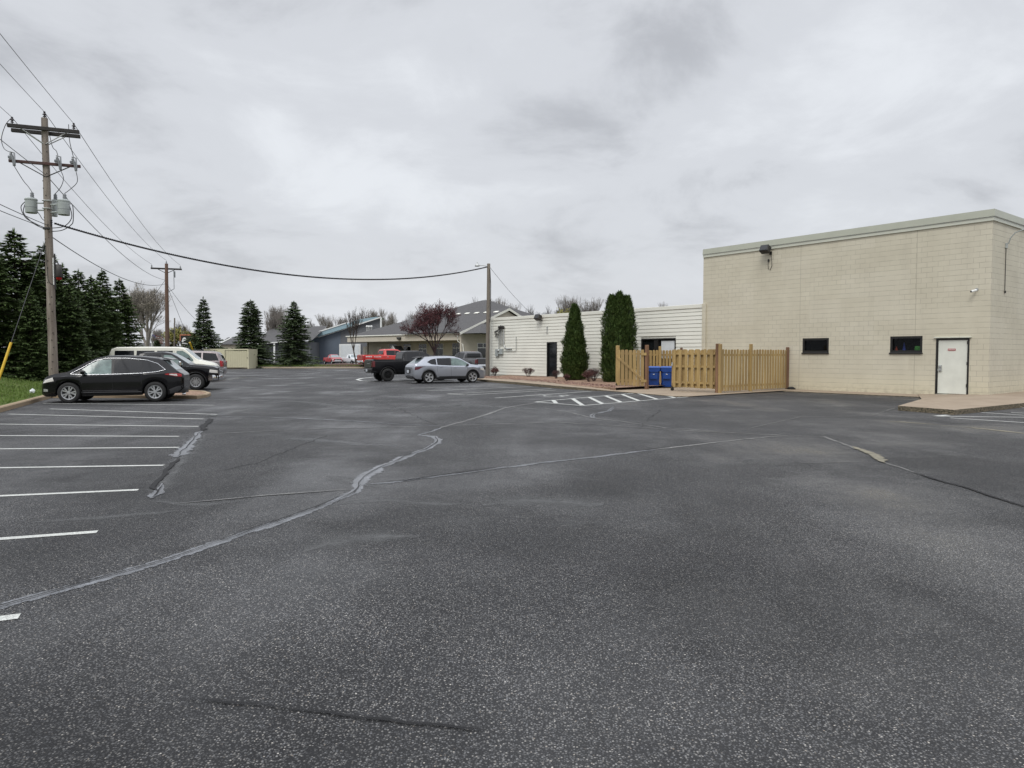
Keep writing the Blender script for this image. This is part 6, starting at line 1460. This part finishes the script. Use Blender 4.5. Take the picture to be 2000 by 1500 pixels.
# tan building
e0 = at(684, 657, 101); e1 = at(901, 651, 86); ez = 4.15; fd = Vector((e1.x - e0.x, e1.y - e0.y, 0)); FL_ = fd.length; fd.normalize(); fn = Vector((-fd.y, fd.x, 0))
tan = thing('tan_building', 'low tan stucco building with a dark hipped shingle roof behind the red crabapple', 'building', (e0.x, e0.y, 0), math.atan2(fd.y, fd.x))
DPT = 25.0; RT = FL_ + 6
ze0 = ez
pk = (FL_ * .62, DPT * .5, 9.3); b = MB()
b.add([(-.5, -.4, ze0), (FL_ + 3.5, -.4, ze0 + .0), (FL_ + 3.5, DPT, ze0), (-.5, DPT, ze0), pk, (pk[0] + 1.0, pk[1], pk[2])], [(0, 1, 5, 4), (1, 2, 5), (2, 3, 4, 5), (3, 0, 4), (3, 2, 1, 0)]); b.build('roof', M['shingle'], tan)
# wall planes
def tb_hit(px, py, off=0.0):
    P0 = Vector((e0.x, e0.y, 0)) + fn * off; h = hitp(px, py, P0, fn); d = h - Vector((e0.x, e0.y, 0)); return d.dot(fd), h.z
b = MB(); b.box((FL_ / 2 - .1, -.05, ez - .42), (FL_ + .4, .5, .74), bev=.02); b.build('fascia_band', M['stucco_l'], tan)
b = MB(); b.box((FL_ / 2 - .2, -.38, ez + .02), (FL_ + .6, .14, .14), bev=.03); b.build('gutter', M['siding'], tan)
RC = 2.4; b = MB(); b.box((FL_ / 2 + .5, RC + .1, ez / 2 - .1), (FL_ - 1.2, .2, ez - .1)); b.box((.75, RC + 6, ez / 2 - .1), (.2, 12, ez - .1)); b.build('wall', M['stucco'], tan)
b = MB(); b.box((FL_ / 2, 1.1, ez - .80), (FL_, 2.4, .06)); b.build('porch_ceiling', M['stucco'], tan)
for x0, x1, y0, y1 in ((761, 775, 672, 690), (789, 803, 672, 692), (818.5, 834, 672, 700), (850, 866, 671, 700), (884, 901, 670, 700)):
    a, z1 = tb_hit(x0, y0, RC); c, z0 = tb_hit(x1, y1, RC); z0 = max(z0, .35) if y1 < 699 else .15
    b = MB(); b.box(((a + c) / 2, RC - .03, (z0 + z1) / 2), (c - a, .06, z1 - z0)); w_ = b.build('window', M['white'], tan); b = MB(); zt_ = z1 - (z1 - z0) * .22
    for s in (0, 1):
        hw = (c - a) / 2; xx = a + hw * (s + .5); b.box((xx, RC - .07, (z0 + zt_) / 2), (hw - .09, .04, zt_ - z0 - .1))
    for s in range(4): hw = (c - a) / 4; b.box((a + hw * (s + .5), RC - .07, (z1 + zt_) / 2), (hw - .09, .04, z1 - zt_ - .09))
    b.build('pane', M['glass_dark'], w_)
for x0, x1, y0 in ((710, 718, 677), (738, 746, 677)): a, z1 = tb_hit(x0, y0, RC); c, _ = tb_hit(x1, y0, RC); b = MB(); b.box(((a + c) / 2, RC - .04, z1 / 2), (c - a, .08, z1)); b.build('panel_door', M['stucco_l'], tan)
a, z1 = tb_hit(780, 661, -.4); b = MB(); b.box((a, -.45, z1), (.55, .4, .3), bev=.05); b.box((a - .1, -.4, z1 + .12), (.75, .25, .1)); b.build('wall_lamp', M['iron'], tan)
# gabled right end, facing the lot
GR = FL_ ; gl0 = 16.0; b = MB(); RX = FL_ + .05
pts = [(RX, -.3, 0), (RX, gl0, 0), (RX, gl0, ez), (RX, gl0 / 2, ez + .39 * gl0 / 2), (RX, -.3, ez)]
b.extr(pts, (.2, 0, 0)); b.build('gable_wall', M['stucco_l'], tan)
b = MB(); 
for (ya, za, yb, zb) in ((-.8, ez - .15, gl0 / 2, ez + .39 * (gl0 / 2) + .02), (gl0 / 2, ez + .39 * (gl0 / 2) + .02, gl0 + .5, ez - .15)): b.extr([(RX + .5, ya, za), (RX + .5, yb, zb), (RX + .5, yb, zb + .3), (RX + .5, ya, za + .3)], (.12, 0, 0))
b.build('rake_board', M['siding'], tan)
b = MB(); b.add([(RX + .6, -.8, ez + .15), (RX + .6, gl0 / 2, ez + .39 * gl0 / 2 + .33), (RX + .6, gl0 + .5, ez + .15), (RX - 10, -.8, ez + .15), (RX - 10, gl0 / 2, ez + .39 * gl0 / 2 + .33), (RX - 10, gl0 + .5, ez + .15)], [(0, 1, 4, 3), (1, 2, 5, 4)]); b.build('gable_roof', M['shingle'], tan)
b = MB(); hw_ = hitp(943, 670, Vector((e0.x, e0.y, 0)) + fd * (RX + .2), fd); lw_ = (hw_ - Vector((e0.x, e0.y, 0))).dot(fn); b.box((RX + .22, lw_, 1.9), (.06, 2.0, 2.3)); w_ = b.build('window', M['white'], tan); b = MB(); b.box((RX + .27, lw_, 1.6), (.04, 1.85, 1.6)); b.box((RX + .27, lw_ - .5, 2.75), (.04, .8, .45)); b.box((RX + .27, lw_ + .5, 2.75), (.04, .8, .45)); b.build('pane', M['glass_dark'], w_)
b = MB(); b.tube([(RX - .3, -.4, ez - .05), (RX - .3, -.4, ez - .9), (RX + .3, -.1, ez - 1.3), (RX + .35, .2, .1)], .06, 6); b.build('downspout', M['siding'], tan)
for i in range(6):
    f_ = .30 + .0 * i; x = RX - 9 + i * 1.75; b = MB(); b.box((x, gl0 / 2 * .80, ez + .39 * gl0 / 2 * .82 + .36), (.7, .45, .10), mat=Matrix.Rotation(R(20), 3, 'X'), bev=.02); b.build('roof_vent', M['siding'], tan)
for i, x in enumerate((717, 721, 725.5)):
    k_ = tb_hit(x, 644, 2.5); b = MB(); zt_ = 4.5 + .42 * 2.5 * .5; b.lathe([(.12, ez + .3), (.12, k_[1] + .35), (.17, k_[1] + .37), (.17, k_[1] + .55), (0, k_[1] + .62)], 10, c=(k_[0], 2.5, 0)); b.build('vent_pipe', M['white'], tan)

# slate blue building
YB = 132
blue = thing('slate_building', 'slate blue shed-roofed building with pale blue roof edge and white garage door', 'building', (0, YB, 0))
def bb(x, y, dy=0): v = at(x, y, YB + dy); return Vector((v.x, dy, v.z))
def slab(pts, dy, th, name, mat, par=None):
    b = MB(); b.extr([bb(x, y, dy) for x, y in pts], (0, th, 0)); return b.build(name, mat, par or blue)
slab([(606, 712), (665, 712), (665, 640.5), (624, 656), (606, 663)], 0, .4, 'wall', M['blue_wall']); slab([(665, 712), (745, 712), (743.5, 620), (665, 640.5)], .02, .4, 'wall', M['blue_wall2'])
slab([(622, 656.5), (744, 618.5), (744, 620.5), (622, 659.5)], -.6, .5, 'roof_edge', M['white']); slab([(742.5, 620), (745, 620), (745, 640), (742.5, 640)], -.55, .5, 'corner_board', M['white'])
slab([(611, 652), (622, 657), (690, 636.5), (677, 631)], -.9, .35, 'lower_roof', M['light_blue']); slab([(609, 651), (676.5, 629.5), (677.5, 631.2), (611, 652.8)], -1.0, .5, 'roof_edge', M['white'])
slab([(600, 659), (610, 651.5), (622, 657.5), (604, 664)], -.95, .4, 'roof_end', M['white'])
slab([(678, 632), (700, 624), (735, 618.8), (741, 619.5), (700, 632), (690, 636)], 1.5, 6, 'upper_roof', M['light_blue'])
slab([(604, 713), (607.5, 713), (607.5, 662), (604, 662)], -.3, .3, 'corner_board', M['white'])
slab([(662.5, 672), (704, 672), (704, 712), (662.5, 712)], -.25, .2, 'door_surround', M['white']); gd = slab([(665, 674), (701, 674), (701, 712), (665, 712)], -.35, .08, 'garage_door', M['paper'])
# grey-roofed houses behind the spruces
hs = thing('grey_house', 'low grey-roofed house with white trim behind the middle and widest spruces', 'house', (0, 125, 0))
def hb(x, y, dy=0): v = at(x, y, 125 + dy); return Vector((v.x, dy, v.z))
def hslab(pts, dy, th, name, mat): b = MB(); b.extr([hb(x, y, dy) for x, y in pts], (0, th, 0)); return b.build(name, mat, hs)
hslab([(505, 713), (606, 713), (606, 668), (505, 668)], 1, 9, 'wall', M['blue_wall2'])
b = MB(); b.add([hb(498, 670, 0), hb(610, 664, 0), hb(640, 636, 10), hb(528, 642, 10)], [(0, 1, 2, 3)]); b.build('roof', M['shingle'], hs)
hslab([(498, 670), (560, 666.5), (560, 668.5), (498, 672)], -.3, .3, 'roof_edge', M['white']); hslab([(534, 712), (537, 712), (537, 668), (534, 668)], -.2, .2, 'corner_board', M['white'])
h2 = thing('grey_house', 'small grey gabled house seen between the slender-topped and the middle spruce', 'house', (0, 128, 0))
def h2b(x, y, dy=0): v = at(x, y, 128 + dy); return Vector((v.x, dy, v.z))
b = MB(); b.extr([h2b(430, 712), h2b(475, 712), h2b(475, 672), h2b(430, 672)], (0, 8, 0)); b.build('wall', M['stucco'], h2)
b = MB(); b.add([h2b(426, 673, -.5), h2b(480, 672, -.5), h2b(470, 658, 5), h2b(445, 659, 5)], [(0, 1, 2, 3)]); b.build('roof', M['shingle'], h2)
b = MB(); b.tube([h2b(426, 673, -.6), h2b(452, 660, -.6)], .15, 5); b.build('roof_edge', M['white'], h2)
for px0, px1, lab in ((268, 299, 'distant low white house left of the distant flag'), (312, 325, 'distant low white house hidden behind the reddish brown pole')):
    p = at(px0, 690, 170); w = (px1 - px0) / F * 170; t = thing('far_house', lab, 'house', (p.x, 170, 0)); b = MB(); b.box((w / 2, 2, 1.7), (w, 5, 3.4)); b.build('wall', M['siding'], t)
    b = MB(); b.add([(-.5, -1, 3.4), (w + .5, -1, 3.4), (w + .5, 2, 4.4), (-.5, 2, 4.4), (-.5, 5, 3.4), (w + .5, 5, 3.4)], [(0, 1, 2, 3), (3, 2, 5, 4)]); b.build('roof', M['shingle'], t)
# flag
p = at(297, 690, 150); t = thing('flagpole', 'tiny distant flagpole flying a red and white striped flag', 'flagpole', (p.x, 150, 0)); zt_ = at(297, 650, 150).z; b = MB(); b.tube([(0, 0, 0), (0, 0, zt_)], .09, 6); b.build('pole', M['white'], t)
b = MB(); n = 10
for i in range(7):
    z0 = zt_ - .35 - i * .2
    b.add([(x * .25, .12 * math.sin(x * .9), z0 - .06 * x + dz) for x in range(n) for dz in (0, -.2)], [(2 * x, 2 * x + 1, 2 * x + 3, 2 * x + 2) for x in range(n - 1)], i % 2)
for i in range(3): b.add([(x * .25, .12 * math.sin(x * .9) - .02, zt_ - .35 - .06 * x - i * .2 + dz) for x in range(4) for dz in (0, -.2)], [(2 * x, 2 * x + 1, 2 * x + 3, 2 * x + 2) for x in range(3)], 2)
b.build('flag', [M['lamp_red'], M['white'], M['blue_pl']], t)
# orange-topped sign
p = at(363, 700, 104); t = thing('roadside_sign', 'orange-framed roadside sign half hidden by the slender-topped spruce', 'sign', (p.x, 104, 0)); z0, z1 = at(363, 674, 104).z, at(363, 655, 104).z
b = MB(); b.box((0, 0, (z0 + z1) / 2), (1.35, .25, z1 - z0)); b.build('board', M['frame_black'], t); b = MB(); b.box((0, -.02, z1 + .06), (1.5, .32, .16)); b.box((-.70, -.02, (z0 + z1) / 2 + .3), (.12, .3, .8)); b.build('frame', M['sign_orange'], t)
b = MB(); b.lathe([(0, .02), (.26, .0)], 14, axis='Y', c=(-.1, -.15, z1 - .55)); b.box((.05, -.14, z0 + .22), (1.0, .04, .12), mat=Matrix.Rotation(R(8), 3, 'Y')); b.box((-.3, -.14, z0 + .7), (.25, .04, .5), mat=Matrix.Rotation(R(20), 3, 'Y')); b.build('artwork', M['white'], t)
b = MB(); b.box((0, .1, z0 / 2), (.3, .2, z0)); b.build('post', M['iron'], t)
# gabled notice kiosk behind the black pickup
p = at(768, 700, 95); t = thing('gabled_kiosk', 'little white gabled kiosk with black shingles showing above the black pickup', 'kiosk', (p.x, 95, 0)); zt_ = at(768, 676.5, 95).z; ze_ = at(768, 683.5, 95).z
b = MB(); b.extr([(-.42, 0, ze_), (.0, 0, ze_), (.42, 0, ze_), (0, 0, zt_)], (0, .08, 0)); b.box((0, .05, ze_ / 2), (.62, .06, ze_)); b.build('front', M['white'], t)
b = MB()
for sg_ in (-1, 1): b.extr([(0, -.1, zt_ + .04), (sg_ * .52, -.1, ze_ - .07), (sg_ * .52, -.1, ze_ - .02), (0, -.1, zt_ + .09)], (0, .1, 0))
b.build('rake', M['white'], t)
b = MB()
for sg_ in (-1, 1): b.extr([(0, 0, zt_ + .02), (sg_ * .5, 0, ze_ - .05), (sg_ * .5, 0, ze_), (0, 0, zt_ + .07)], (1.0 if False else 0, 1.5, 0))
b.build('roof', M['shingle'], t); b = MB(); b.box((0, .8, ze_ / 2), (.7, 1.3, ze_ - .05)); b.build('body', M['white'], t); t.rotation_euler.z = R(-38)
b = MB(); b.lathe([(0, .0), (.10, .01)], 12, axis='Y', c=(0, -.03, ze_ + .12)); b.build('round_vent', M['iron'], t)
